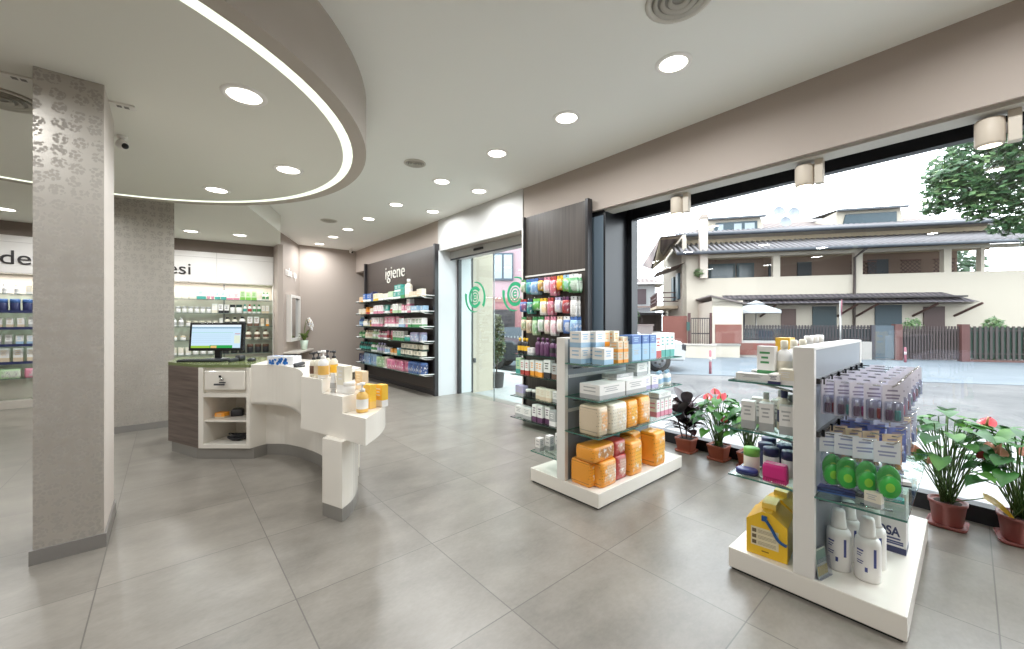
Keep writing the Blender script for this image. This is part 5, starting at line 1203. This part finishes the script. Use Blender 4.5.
# ------------------------------------------------------------------ two gondolas
def gondola(label, y0, right_z, left_z, hooks=(), name='gondola'):
    """base from x=2.157 to 3.32; spine in the middle; right side faces -y"""
    t = thing(name, label, 'gondola', (2.157, y0, 0))
    L, D = 1.165, 0.648; s0, s1 = 0.292, 0.372
    MB().box(0.012, L - 0.012, 0.012, D - 0.012, 0, 0.012, BLACKM).build('foot', t)
    b = MB(); b.box(0, L, 0, D, 0.012, 0.11, LACQ); b.build('base', t, bevel=0.004)
    MB().box(0, 0.035, s0, s1, 0.11, 1.137, WHITE).build('end_post', t, bevel=0.003); MB().box(L - 0.035, L, s0, s1, 0.11, 1.137, WHITE).build('end_post', t, bevel=0.003)
    m = MB(); m.box(0.035, L - 0.035, s0 + 0.004, s1 - 0.004, 0.11, 1.125, GREYP); m.build('spine', t)
    MB().box(0.03, L - 0.03, s0, s1, 1.125, 1.137, WHITE).build('top_cap', t)
    for z in right_z:
        s = MB().box(0.0, L + 0.0, 0.0, s0 + 0.0, z - 0.008, z, GSHELF, side=GEDGE).build('glass_shelf', t)
        for x in (0.1, 0.62, L - 0.1): MB().tube([(x, s0 + 0.002, z - 0.045), (x, s0 - 0.09, z - 0.03), (x, 0.05, z - 0.0095)], 0.006, CHROME, 6).build('bracket', s)
    for z in left_z:
        s = MB().box(0.0, L, s1, D, z - 0.008, z, GSHELF, side=GEDGE).build('glass_shelf', t)
        for x in (0.1, 0.62, L - 0.1): MB().tube([(x, s1 - 0.002, z - 0.045), (x, s1 + 0.09, z - 0.03), (x, D - 0.05, z - 0.0095)], 0.006, CHROME, 6).build('bracket', s)
    for z, n, ln in hooks:
        r = MB().box(0.04, L - 0.04, s0 - 0.012, s0 + 0.004, z - 0.012, z + 0.012, DARKE).build('hook_rail', t)
        MB().box(0.04, L - 0.04, s0 - 0.0135, s0 - 0.012, z - 0.003, z + 0.003, CHROME).build('rail_strip', r)
        for k in range(n):
            x = 0.09 + (L - 0.2) * k / (n - 1)
            MB().tube([(x, s0 - 0.01, z), (x + 0.01, 0.05, z - 0.002), (x + 0.011, 0.03, z + 0.015)], 0.003, CHROME, 5).build('hook', t)
            MB().box(x - 0.012, x + 0.012, s0 - 0.022, s0 - 0.012, z - 0.016, z + 0.016, BLACKM).build('hook_clip', t)
    return t
G2 = gondola('white double-sided gondola with orange packs, standing nearer the dark panel', 1.612, (0.957, 0.722, 0.475), (0.245,))
for z in (0.845, 0.60): MB().box(0.04, 1.125, 0.286, 0.296, z, z + 0.022, P((206, 208, 210), 0.3)).build('label_rail', G2)
G1 = gondola('white double-sided gondola with hooks and bottles, nearest the viewer', 0.158, (0.482,), (0.958, 0.716, 0.484), ((0.985, 7, 0), (0.748, 7, 0)))

def put(kind, c, a, w_, h_, d_, x, y_, z, rz, label, group): return product(kind, c, a, w_, h_, d_, (x, y_, z + 0.0015), rz, label, group)
g = 'packs on the middle gondola'
TS = 'top shelf, middle gondola'
# top shelf: white-and-blue cubes, orange cartons, blue boxes, tall white boxes
n = 0
for x in (2.225, 2.345):
    for k, q in ((0, 'lower'), (1, 'upper')):
        put('carton', 'white', 'light blue', .105, .112, .1, x, 1.82 - (x - 2.225) * 0.3, .957 + k * .1135, 0, 'white and light blue carton, %s of %s stack from aisle, %s' % (q, 'first' if x < 2.3 else 'second', TS), g)
put('carton', 'white', 'light blue', .105, .112, .1, 2.29, 1.672, .957, 0, 'lone white and light blue carton at the front edge, %s' % TS, g)
for i, x in enumerate((2.45, 2.52, 2.59)):
    for k, q in ((0, 'lower'), (1, 'upper')):
        put('carton', 'cream', 'orange', .065, .112 if i < 2 else .09, .085, x, 1.79 - 0.03 * i, .957 + k * (.1135 if i < 2 else .0915), 0, 'cream and orange carton, %s of %s tall narrow stack, %s' % (q, ORD[i + 1], TS), g)
for i, x in enumerate((2.44, 2.51)):
    for k, q in ((0, 'lower'), (1, 'upper')):
        put('carton', 'beige', 'orange', .06, .075, .07, x, 1.665, .957 + k * .0765, 0, 'beige and orange carton, %s of %s low front stack, %s' % (q, ORD[i + 1], TS), g)
for i, x in enumerate((2.69, 2.82, 2.93)):
    for k, q in ((0, 'lower'), (1, 'upper')):
        put('carton', 'light blue' if k == 0 else 'blue', 'light blue', .12 if i == 0 else .095, .095, .12, x, 1.715, .957 + k * .0965, 0, '%s box, %s of %s blue stack, %s' % ('light blue' if k == 0 else 'deep blue', q, ORD[i + 1], TS), g)
put('carton', 'white', 'red', .09, .19, .07, 3.03, 1.70, .957, 0, 'tall white carton with red and blue foot, ' + TS, g)
for i, x in enumerate((3.11, 3.19, 3.27)):
    put('carton', 'white', 'teal', .07, .2, .08, x, 1.71, .957, 0, 'tall white carton with teal foot, %s from window end, %s' % (ORD[3 - i], TS), g)
MS = 'second shelf, middle gondola'
put('carton', 'white', 'grey', .3, .1, .17, 2.34, 1.71, .722, 0, 'wide flat white carton nearest the aisle, ' + MS, g)
put('carton', 'white', 'grey', .27, .1, .17, 2.64, 1.71, .722, 0, 'wide flat white carton, second from the aisle, ' + MS, g)
put('carton', 'grey', 'white', .22, .04, .13, 2.60, 1.76, .8235, 0, 'flat grey carton lying on the second wide white carton', g)
for i, x in enumerate((2.83, 2.95)): put('carton', 'white', 'lilac', .1, .1, .1, x, 1.70, .722, 0, 'white cube carton with lilac foot, %s ' % ('nearer flat cartons,' if i == 0 else 'nearer bottles,') + MS, g)
put('carton', 'white', 'grey', .15, .1, .1, 2.86, 1.76, .8235, 0, 'white box standing on the white cube cartons of the middle gondola', g)
for i in range(4): put('bottle', 'white', 'light blue', .055, .12, .05, 3.05 + i * 0.065, 1.68 + 0.02 * (i % 2), .722, 0, 'small white bottle with pale blue cap, %s from window end, ' % ORD[4 - i] + MS, g)
LS = 'third shelf, middle gondola'
put('pack', 'beige', 'orange', .115, .2, .17, 2.245, 1.72, .475, 0, 'beige nappy pack nearest the aisle, ' + LS, g)
put('pack', 'cream', 'beige', .2, .205, .17, 2.41, 1.70, .475, 0, 'big cream nappy pack, second from the aisle, ' + LS, g)
put('pack', 'orange', 'yellow', .15, .2, .16, 2.60, 1.71, .475, 0, 'orange nappy pack beside the cream one, ' + LS, g)
put('pack', 'orange', 'cream', .16, .205, .16, 2.77, 1.71, .475, 0, 'orange nappy pack furthest from the aisle, ' + LS, g)
for i in range(4): put('carton', 'white', 'pink', .055, .14, .08, 3.02 + i * .065, 1.70, .475, 0, 'white and pink carton, %s from window end, ' % ORD[4 - i] + LS, g)
put('carton', 'white', 'grey', .2, .05, .09, 3.12, 1.70, .6165, 0, 'flat white carton lying on the white and pink cartons', g)
BS = 'on the base of the middle gondola'
put('pack', 'orange', 'yellow', .1, .175, .17, 2.235, 1.79, .11, 0, 'orange pack standing against the post ' + BS, g)
put('pack', 'orange', 'cream', .18, .175, .15, 2.33, 1.72, .11, 0, 'wide orange pack standing nearest the aisle corner ' + BS, g)
put('pack', 'orange', 'brown', .25, .105, .16, 2.30, 1.745, .2875, 0, 'orange pack lying across the two standing packs near the post', g)
put('pack', 'red', 'cream', .14, .175, .15, 2.50, 1.735, .11, 0, 'red and cream pack standing ' + BS, g)
put('pack', 'red', 'beige', .14, .1, .14, 2.50, 1.74, .2865, 0, 'red and cream pack lying on top of the other red pack', g)
put('pack', 'orange', 'yellow', .16, .25, .13, 2.66, 1.70, .11, 0, 'tall orange pack, middle one ' + BS, g)
put('pack', 'orange', 'brown', .13, .26, .13, 2.83, 1.80, .11, 0, 'tall orange pack half hidden at the back ' + BS, g)
put('pack', 'orange', 'amber', .17, .265, .14, 2.98, 1.69, .11, 0, 'tall orange pack nearest the window ' + BS, g)
for i in range(5): put('carton', 'white', 'grey', .05, .1 + .012 * i, .05, 2.20 + 0.075 * i, 2.20 - 0.035 * i, .245, 0, 'small white carton, %s from the aisle, on the low rear shelf of the middle gondola' % ORD[i + 1], g)

# near gondola, left side (faces +y)
g = 'products on the near gondola'
US = 'on the upper near-gondola shelf'
put('carton', 'white', 'white', .16, .035, .05, 2.21, 0.70, .958, -PI / 2, 'long white carton with navy end lying across the front ' + US, g)
put('carton', 'white', 'navy', .05, .045, .12, 2.20, 0.60, .958, -PI / 2, 'small white and navy carton beside the post ' + US, g)
put('carton', 'cream', 'white', .06, .07, .09, 2.20, 0.555, .958, -PI / 2, 'cream carton against the post ' + US, g)
for i in range(3): put('carton', 'white', 'navy', .07, .045, .13, 2.33 + .16 * i, 0.70, .958, -PI / 2, 'flat white carton with navy foot, %s behind the long one ' % ORD[i + 1] + US, g)
for i, (x, y_) in enumerate(((2.30, 0.60), (2.40, 0.585), (2.52, 0.575))): put('bottle', 'white', 'cream', .065, .2, .06, x, y_, .958, PI, 'tall white bottle with cream cap, %s from the aisle ' % ORD[i + 1] + US, g)
put('carton', 'white', 'green', .075, .17, .05, 2.27, 0.665, .958, -PI / 2, 'tall white carton printed green in front of the bottles ' + US, g)
for i, x in enumerate((2.66, 2.78, 2.90)): put('bottle', 'white', 'white', .085, .215, .07, x, 0.58, .958, PI, 'large white bottle, %s of three showing above the spine of the near gondola' % ORD[i + 1], g)
put('carton', 'yellow', 'yellow', .1, .2, .07, 2.70, 0.70, .958, PI, 'yellow carton showing just above the spine of the near gondola', g)
SS = 'second near-gondola shelf'
for i, (x, y_) in enumerate(((2.23, 0.735), (2.23, 0.655), (2.23, 0.57), (2.36, 0.73), (2.36, 0.64))):
    put('carton', 'white', 'grey', .06, .135, .06, x, y_, .716, -PI / 2 + 0.2, 'slim white carton, %s from the outer front corner, ' % ORD[i + 1] + SS, g)
for i, (x, y_) in enumerate(((2.34, 0.69), (2.35, 0.59), (2.47, 0.66))):
    put('bottle', 'cream', 'grey', .055, .17, .05, x, y_, .716, PI, 'slim clear-capped bottle, %s from the outer edge, ' % ORD[i + 1] + SS, g)
put('bottle', 'cream', 'navy', .06, .2, .05, 2.30, 0.60, .716, PI, 'cream bottle with navy cap near the post, ' + SS, g)
TH = 'lowest near-gondola shelf'
put('jar', 'cream', 'lime', .072, .12, .07, 2.27, 0.735, .484, 0, 'cream jar with green lid at the outer edge, ' + TH, g)
for i, (x, y_) in enumerate(((2.40, 0.71), (2.33, 0.665), (2.44, 0.635), (2.33, 0.585), (2.52, 0.73), (2.52, 0.59))):
    put('jar', 'navy' if i % 2 == 0 else 'white', 'navy', .07, .125, .07, x, y_, .484, 0, '%s jar with navy lid, %s of its group, ' % ('navy' if i % 2 == 0 else 'white', ORD[i + 1]) + TH, g)
t = thing('soap_dish', 'navy oval dish with lid at the front edge of the near gondola lowest shelf', 'dish', (2.205, 0.735, .4855), rad(-80)); t['group'] = g
m = MB(); m.rbox(.1, .06, [(0, .9), (.006, 1), (.014, 1)], pm('navy'), .48, 5); m.build('dish_base', t); m = MB(); m.rbox(.1, .06, [(.0145, 1.0), (.024, 1), (.03, .85)], P((52, 62, 128), .3), .48, 5); m.build('lid', t)
t = thing('nail_brush', 'magenta bristle brush beside the post of the near gondola', 'brush', (2.20, 0.61, .4855), rad(-90)); t['group'] = g
m = MB(); m.rbox(.1, .055, [(.02, .97), (.026, 1), (.075, .97), (.088, .85)], P((206, 40, 124), .35), .2, 4); m.build('brush_body', t)
m = MB()
for k in range(13):
    for q in range(4): m.box(-.046 + k * .0075, -.042 + k * .0075, -.024 + q * .014, -.018 + q * .014, 0, .022, P((226, 60, 140), .5))
m.build('bristles', t)
def gable_box(label, x, y_, rz, brush):
    t = thing('gable_box', label, 'box', (x, y_, .1115), rz); t['group'] = g
    Y1, Y2 = P((236, 190, 44), .4, var=.03), P((214, 164, 36), .45)
    w_, d_, h1, h2 = .17, .19, .165, .215
    m = MB(); m.box(-w_ / 2, w_ / 2, -d_ / 2, d_ / 2, 0, h1, Y1)
    m.slab([(-w_ / 2, h1), (w_ / 2, h1), (w_ * .12, h2), (-w_ * .12, h2)], -d_ / 2, d_ / 2, Y1, side=Y2); m.build('box_body', t)
    m = MB(); m.box(-.03, .03, -d_ * .2, d_ * .35, h2 - .006, h2 + .025, P((226, 196, 96), .4)); m.build('carry_tab', t)
    m = MB(); y0 = -d_ / 2 - .0008
    m.quad([(-.065, y0, .045), (.05, y0, .045), (.05, y0, .135), (-.065, y0, .135)], P((226, 214, 180), .5))
    for k in range(3):
        m.quad([(-.06, y0 - .0006, .052 + k * .028), (-.042, y0 - .0006, .052 + k * .028), (-.042, y0 - .0006, .07 + k * .028), (-.06, y0 - .0006, .07 + k * .028)], P((108, 92, 66), .5))
        for q in range(3): m.quad([(-.036, y0 - .0006, .054 + k * .028 + q * .006), (.04, y0 - .0006, .054 + k * .028 + q * .006), (.04, y0 - .0006, .056 + k * .028 + q * .006), (-.036, y0 - .0006, .056 + k * .028 + q * .006)], P((150, 134, 100), .5))
    m.quad([(-.02, y0, .022), (.01, y0, .022), (.01, y0, .028), (-.02, y0, .028)], P((150, 110, 30), .5)); m.build('label_print', t)
    if brush:
        m = MB(); m.tube(smoothpath([(.083, y0 - .004, .085), (.05, y0 - .004, .1), (.02, y0 - .004, .15), (-.004, y0 - .004, .185)], 5), .007, P((26, 84, 150), .4), 6); m.box(-.018, .004, y0 - .012, y0 - .002, .176, .2, P((26, 84, 150), .4)); m.build('toothbrush_print', t)
gable_box('yellow house-shaped carton with blue toothbrush on its front, on the near gondola base', 2.285, 0.655, -PI / 2 + .1, True)
gable_box('second yellow house-shaped carton, standing behind the one with the toothbrush', 2.50, 0.66, -PI / 2, False)
# near gondola, right side: hooks, low shelf and base
HP = 'on the %s upper hook from the aisle, near gondola'
cols = ['red', 'teal', 'red', 'red', 'teal', 'pink', 'teal']
for k in range(7):
    x = 2.157 + 0.09 + 0.965 * k / 6
    for q, yy in enumerate((0.415, 0.365, 0.315, 0.265, 0.21)):
        if k > 3 and q in (0, 2): continue
        cc = ['red', 'teal', 'magenta', 'red', 'teal', 'pink'][(k + q) % 6]
        product('blister', cc, 'purple', .07, .155, .022, (x + 0.008, yy, .985 - .148), -PI / 2 + 0.6 + rp.uniform(-.3, .3), '%s carded toothbrush pack ' % ORD[q + 1] + HP % ORD[k + 1], 'carded packs on the upper hooks')
HL = 'on %s lower hook from aisle'
def ring_pack(x, y_, z, rz, cc, label, gg):
    o = product('teether', 'lime', 'green', .085, .235, .03, (x, y_, z), rz, label, gg)
for k in range(7):
    x = 2.157 + 0.09 + 0.965 * k / 6
    for q, yy in enumerate((0.415, 0.365, 0.315, 0.265, 0.21)):
        if k > 3 and q in (0, 2): continue
        cc = ['red', 'teal', 'magenta', 'red', 'teal', 'pink'][(k + q) % 6]
        product('blister', cc, 'purple', .07, .155, .022, (x + 0.008, yy, .985 - .148), -PI / 2 + 0.6 + rp.uniform(-.3, .3), '%s carded toothbrush pack ' % ORD[q + 1] + HP % ORD[k + 1], 'carded packs on the upper hooks')
HL = 'on %s lower hook from aisle'
def ring_pack(x, y_, z, rz, cc, label, gg):
    o = product('teether', 'lime', 'green', .085, .235, .03, (x, y_, z), rz, label, gg)
    m = MB().at(0, -.022, .055, 0, PI / 2); m.lathe([(0.0001, -.012), (0.02, -.011), (.034, -.009), (.039, 0), (.034, .009), (0.0001, .011)], P((64, 176, 74), .25), 18, cap=False); m.lathe([(0.0001, .0115), (.012, .0115), (.015, .0105)], P((140, 205, 70), .3), 14, cap=False); m.v = [(x, y_, .055 + (z - .055) * 1.25) for x, y_, z in m.v]; m.build('teether', o)
for k in range(7):
    x = 2.157 + 0.09 + 0.965 * k / 6
    for q, yy in enumerate((0.41, 0.355, 0.295, 0.225)):
        lb = 'pack, %s one ' % ORD[q + 1] + HL % ORD[k + 1]
        rz_ = -PI / 2 + 0.6 + rp.uniform(-.3, .3)
        if k == 0: ring_pack(x + .008, yy, .748 - .229, rz_, 'green', 'green ring teether ' + lb, 'packs on the lower hooks')
        else:
            c, a = (('orange', 'brown'), ('blue', 'navy'), ('grey', 'blue'), ('beige', 'orange'), ('blue', 'white'), ('orange', 'white'))[(k - 1) % 6]
            product('blister', c, a, .075, .16, .025, (x + .008, yy, .748 - .152), rz_, 'carded %s and %s ' % (c, a) + lb, 'packs on the lower hooks')
GS = 'glass shelf below hooks'
for i, (x, y_, rz_, c, a, w_, d_) in enumerate(((2.27, 0.40, .2, 'navy', 'blue', .14, .06), (2.30, 0.33, -.1, 'black', 'grey', .16, .05), (2.42, 0.40, .3, 'navy', 'white', .15, .05), (2.45, 0.30, .1, 'grey', 'blue', .15, .05), (2.62, 0.38, .0, 'red', 'brown', .1, .08), (2.60, 0.26, .3, 'white', 'black', .16, .05), (2.80, 0.30, .2, 'white', 'blue', .16, .06), (2.98, 0.34, -.2, 'white', 'grey', .16, .07), (2.33, 0.24, .1, 'teal', 'white', .12, .04))):
    put('carton', c, a, w_, .022, d_, x, y_, .482, rz_ - PI / 2, 'flat %s carton lying, %s from aisle post, ' % (c if a == c else c + ' and ' + a, ORD[i + 1]) + GS, g)
put('carton', 'cream', 'grey', .055, .06, .03, 2.225, 0.262, .482, -PI / 2 - .2, 'small cream carton with barcode standing at the edge of the low glass shelf', g)
for i, (x, y_) in enumerate(((2.36, 0.40), (2.355, 0.298), (2.50, 0.385), (2.50, 0.297))):
    o = put('lotion', 'white', 'white', .092, .27, .08, x, y_, .11, -PI / 2 + .3, 'large white lotion bottle, %s, on the near gondola base' % ('by the post', 'nearest the front corner', 'rear one beside the spine', 'rear one beside the large carton')[i], g)
    m = MB(); r_ = .0466; TX = P((70, 80, 140), .4)
    for (a0, a1, z0, z1) in ((-150, -118, .13, .137), (-150, -122, .118, .122), (-150, -128, .108, .112), (-150, -118, .085, .089), (-150, -122, .075, .079), (-112, -100, .045, .065), (-75, -62, .07, .15)):
        n_ = 5
        for k in range(n_):
            t0, t1 = rad(a0 + (a1 - a0) * k / n_), rad(a0 + (a1 - a0) * (k + 1) / n_)
            m.quad([(r_ * math.cos(t0), r_ * math.sin(t0), z0), (r_ * math.cos(t1), r_ * math.sin(t1), z0), (r_ * math.cos(t1), r_ * math.sin(t1), z1), (r_ * math.cos(t0), r_ * math.sin(t0), z1)], TX)
    m.build('label_print', o)
t = thing('carton', 'large white carton lettered OSA in navy on the near gondola base', 'carton', (2.765, 0.322, .1115), -PI / 2); t['group'] = g
MB().box(-.125, .12, -.06, .06, 0, .30, P((226, 224, 222), .45, var=.01)).build('box_body', t)
MB().box(-.1252, .1202, -.0602, .0602, 0.004, .035, pm('navy')).build('band', t)
o = text_obj('lettering', 'OSA', .060, .0005, pm('navy'), (.055, -.0608, .088), 0, t, 0.72, 0.002)
m = MB()
for z0, x0, x1 in ((.07, .03, .10), (.055, .02, .11), (.2, -.05, .04), (.045, .05, .11)): m.quad([(x0, -.0606, z0), (x1, -.0606, z0), (x1, -.0606, z0 + .008), (x0, -.0606, z0 + .008)], P((70, 76, 120), .5))
m.build('print', t)
t = thing('leaflet_holder', 'clear holder with leaflets standing on the near gondola base beside the post', 'leaflet', (2.19, 0.435, .1115), rad(-14)); t['group'] = g
m = MB().at(0, 0, 0, 0, rad(-8)); m.box(-.012, .07, 0, .004, 0, .12, P((196, 206, 196), .4)); m.quad([(-.01, -.0006, .01), (.068, -.0006, .01), (.068, -.0006, .05), (-.01, -.0006, .05)], P((206, 190, 110), .4)); m.quad([(-.01, -.0006, .06), (.068, -.0006, .06), (.068, -.0006, .115), (-.01, -.0006, .115)], P((120, 150, 140), .4)); m.build('leaflets', t)
m = MB().at(0, 0, 0, 0, rad(-8)); m.box(-.02, .078, -.012, -.009, 0, .085, FILM); m.box(-.02, .078, .006, .009, 0, .125, FILM); m.box(-.02, .078, -.012, .009, 0, .003, FILM); m.build('holder', t)

# ------------------------------------------------------------------ potted plants along the window
TERRA = P((158, 84, 62), .6, var=.06, scale=9)
PLUM = P((132, 72, 66), .45, var=.05, scale=6)
SOIL = P((58, 46, 40), .95, var=.2, scale=40)
def pot(t, w_, d_, h_, mt, r=.5):
    m = MB(); m.rbox(w_, d_, [(.014, .78), (.02, .8), (h_ * .86, .97), (h_ * .88, 1.03), (h_, 1.05), (h_, .97), (h_ * .93, .94)], mt, r, 6); m.build('pot', t)
    m = MB(); m.rbox(w_ * 1.0, d_ * 1.0, [(0, .95), (.004, 1), (.022, 1.06), (.022, 1.02), (.01, .96)], mt, min(r, .2), 5); m.build('saucer', t)
    m = MB(); m.rbox(w_ * .93, d_ * .93, [(h_ * .85, 1), (h_ * .92, .98), (h_ * .94, .6)], SOIL, r, 6); m.build('soil', t)
def heart_leaf(mb, base, dirv, L, W, mt, droop):
    """anthurium leaf: heart outline, tip hanging"""
    d = Vector(dirv).normalized(); side = d.cross(Vector((0, 0, 1))); side = side.normalized() if side.length > 1e-3 else Vector((1, 0, 0)); up = side.cross(d).normalized(); b = Vector(base)
    prof = [(-.16, .34), (0.0, .5), (.2, .54), (.45, .47), (.68, .32), (.86, .15), (1.0, .0)]
    L_, M_, R_ = [], [], []
    for f, ww in prof:
        c = b + d * (f * L) - Vector((0, 0, 1)) * droop * L * max(0, f) ** 2
        L_.append(mb.V(c - side * ww * W + up * W * .12)); R_.append(mb.V(c + side * ww * W + up * W * .12)); M_.append(mb.V(c + (d * .13 * L if f < -.1 else Vector((0, 0, 0)))))
    for i in range(len(prof) - 1):
        mb.F((L_[i], M_[i], M_[i + 1], L_[i + 1]), mt, True); mb.F((M_[i], R_[i], R_[i + 1], M_[i + 1]), mt, True)
AG1, AG2 = leaf_material((30, 82, 32), (62, 122, 46), .4, .2), leaf_material((54, 112, 42), (98, 150, 62), .4, .28)
STEM = P((88, 120, 62), .5, var=.1)
def anthurium(label, loc, w_, d_, h_, H, R, nleaf, flowers, seed, potm, rpot=.5, yellow=0, Ls=.10):
    rnd = random.Random(seed); t = thing('potted_anthurium', label, 'potted plant', loc, rnd.uniform(-.1, .1), 'anthuriums along the window')
    pot(t, w_, d_, h_, potm, rpot)
    fo, st = MB(), MB(); yl = MB()
    for k in range(nleaf):
        an = k * 2.399 + rnd.uniform(-.3, .3); q = math.sqrt((k + .7) / nleaf); r_ = R * q * rnd.uniform(.75, 1.05); z = h_ + H * (1.04 - .55 * q * q * q) * rnd.uniform(.82, 1.05)
        p = Vector((r_ * math.cos(an), r_ * math.sin(an) * .75, z)); b = Vector((rnd.uniform(-.04, .04), rnd.uniform(-.03, .03), h_ * .9))
        mid = b.lerp(p, .55) + Vector((0, 0, .06)); st.tube([b, mid, p], .003, STEM, 5)
        dv = Vector((math.cos(an), math.sin(an) * .8, rnd.uniform(-.35, .25))); mt = AG1 if rnd.random() < .65 else AG2
        heart_leaf(fo, p, dv, Ls * rnd.uniform(.75, 1.15), Ls * .82, mt, rnd.uniform(.2, .55))
    fo.build('foliage', t); st.build('stem', t)
    for (fx, fy, fz, c, s_) in flowers:
        m = MB(); m.tube([(0, 0, h_ * .9), (fx * .5, fy * .5, h_ + (fz - h_) * .6), (fx, fy, fz)], .0028, STEM, 5)
        an = math.atan2(fy, fx); heart_leaf(m, (fx, fy, fz), (.55, .1 + .3 * math.sin(an), .6), .07 * s_, .062 * s_, P(c, .2, var=.05), .2)
        m.tube([(fx - .01, fy, fz + .005), (fx - .035, fy - .008, fz + .05 * s_)], .006 * s_, P((214, 150, 120) if c != (206, 66, 78) else (180, 60, 60), .5), 6, .6); m.build('flower', t)
    for k in range(yellow):
        an = rnd.uniform(3.4, 5.2); m = MB(); p = Vector((R * .6 * math.cos(an), R * .5 * math.sin(an), h_ + H * rnd.uniform(.1, .5)))
        m.tube([(0, 0, h_ * .9), p], .003, STEM, 5); heart_leaf(m, p, (math.cos(an), math.sin(an), -.4), .13, .1, leaf_material((222, 178, 40), (238, 200, 70)), .5); m.build('yellow_leaf', t)
    return t
RED, SAL = (208, 84, 92), (226, 160, 142)
anthurium('anthurium with red flowers in a square terracotta pot, next to the dark-leaved plant', (3.80, 1.50, 0), .155, .155, .135, .42, .25, 52, ((-.06, -.05, .56, RED, 1.3), (-.10, .05, .55, RED, 1.2), (-.0, .03, .59, RED, 1.2), (.08, -.2, .5, RED, 1.2), (-.12, -.1, .38, RED, 1.0), (-.02, .09, .53, RED, 1.0)), 21, TERRA, .12)
anthurium('green anthurium in a terracotta pot, partly hidden by the near gondola shelves', (3.77, 1.24, 0), .155, .155, .135, .38, .23, 44, ((.02, -.12, .46, RED, 1.0),), 33, TERRA, .12)
anthurium('big anthurium with one tall red flower in an oval brown pot by the window', (3.63, 0.09, 0), .175, .165, .155, .52, .30, 50, ((.12, -.15, .62, RED, 1.25), (-.01, -.15, .45, RED, 1.2), (-.2, .12, .44, SAL, 1.4), (-.16, .05, .40, SAL, 1.0)), 8, PLUM, .5, 1, .10)
anthurium('anthurium with yellowing leaves in an oval brown pot, last along the window', (3.66, -.19, 0), .20, .175, .155, .46, .30, 50, ((-.12, .1, .50, SAL, 1.5), (-.02, -.02, .50, SAL, 1.2)), 15, PLUM, .5, 3, .105)
t = thing('potted_rubber_plant', 'dark purple rubber plant in a square terracotta pot, nearest the middle gondola', 'potted plant', (3.80, 1.80, 0))
pot(t, .16, .16, .135, TERRA, .12)
rnd = random.Random(6); DK = leaf_material((44, 30, 34), (66, 48, 50), .2, .05); DK2 = leaf_material((70, 62, 66), (104, 98, 100), .2, .05); m = MB(); sm_ = MB()
for bx, by, hh, n_ in ((0, 0, .46, 13), (-.08, .06, .38, 10), (.08, -.07, .33, 10)):
    sm_.tube([(bx * .4, by * .4, .13), (bx, by, hh)], .007, P((70, 50, 44), .7), 6)
    for k in range(n_):
        f = k / n_; z = .2 + (hh - .2) * f; an = k * 2.399 + bx * 30; el = .05 + f * .95; L0 = rnd.uniform(.19, .25)
        b = (bx * f, by * f, z); tip = (b[0] + L0 * math.cos(an) * math.cos(el), b[1] + L0 * math.sin(an) * math.cos(el), z + L0 * math.sin(el)); leafblade(m, b, tip, .055, DK if rnd.random() < .7 else DK2, .02, 6)
m.build('foliage', t); sm_.build('stem', t)
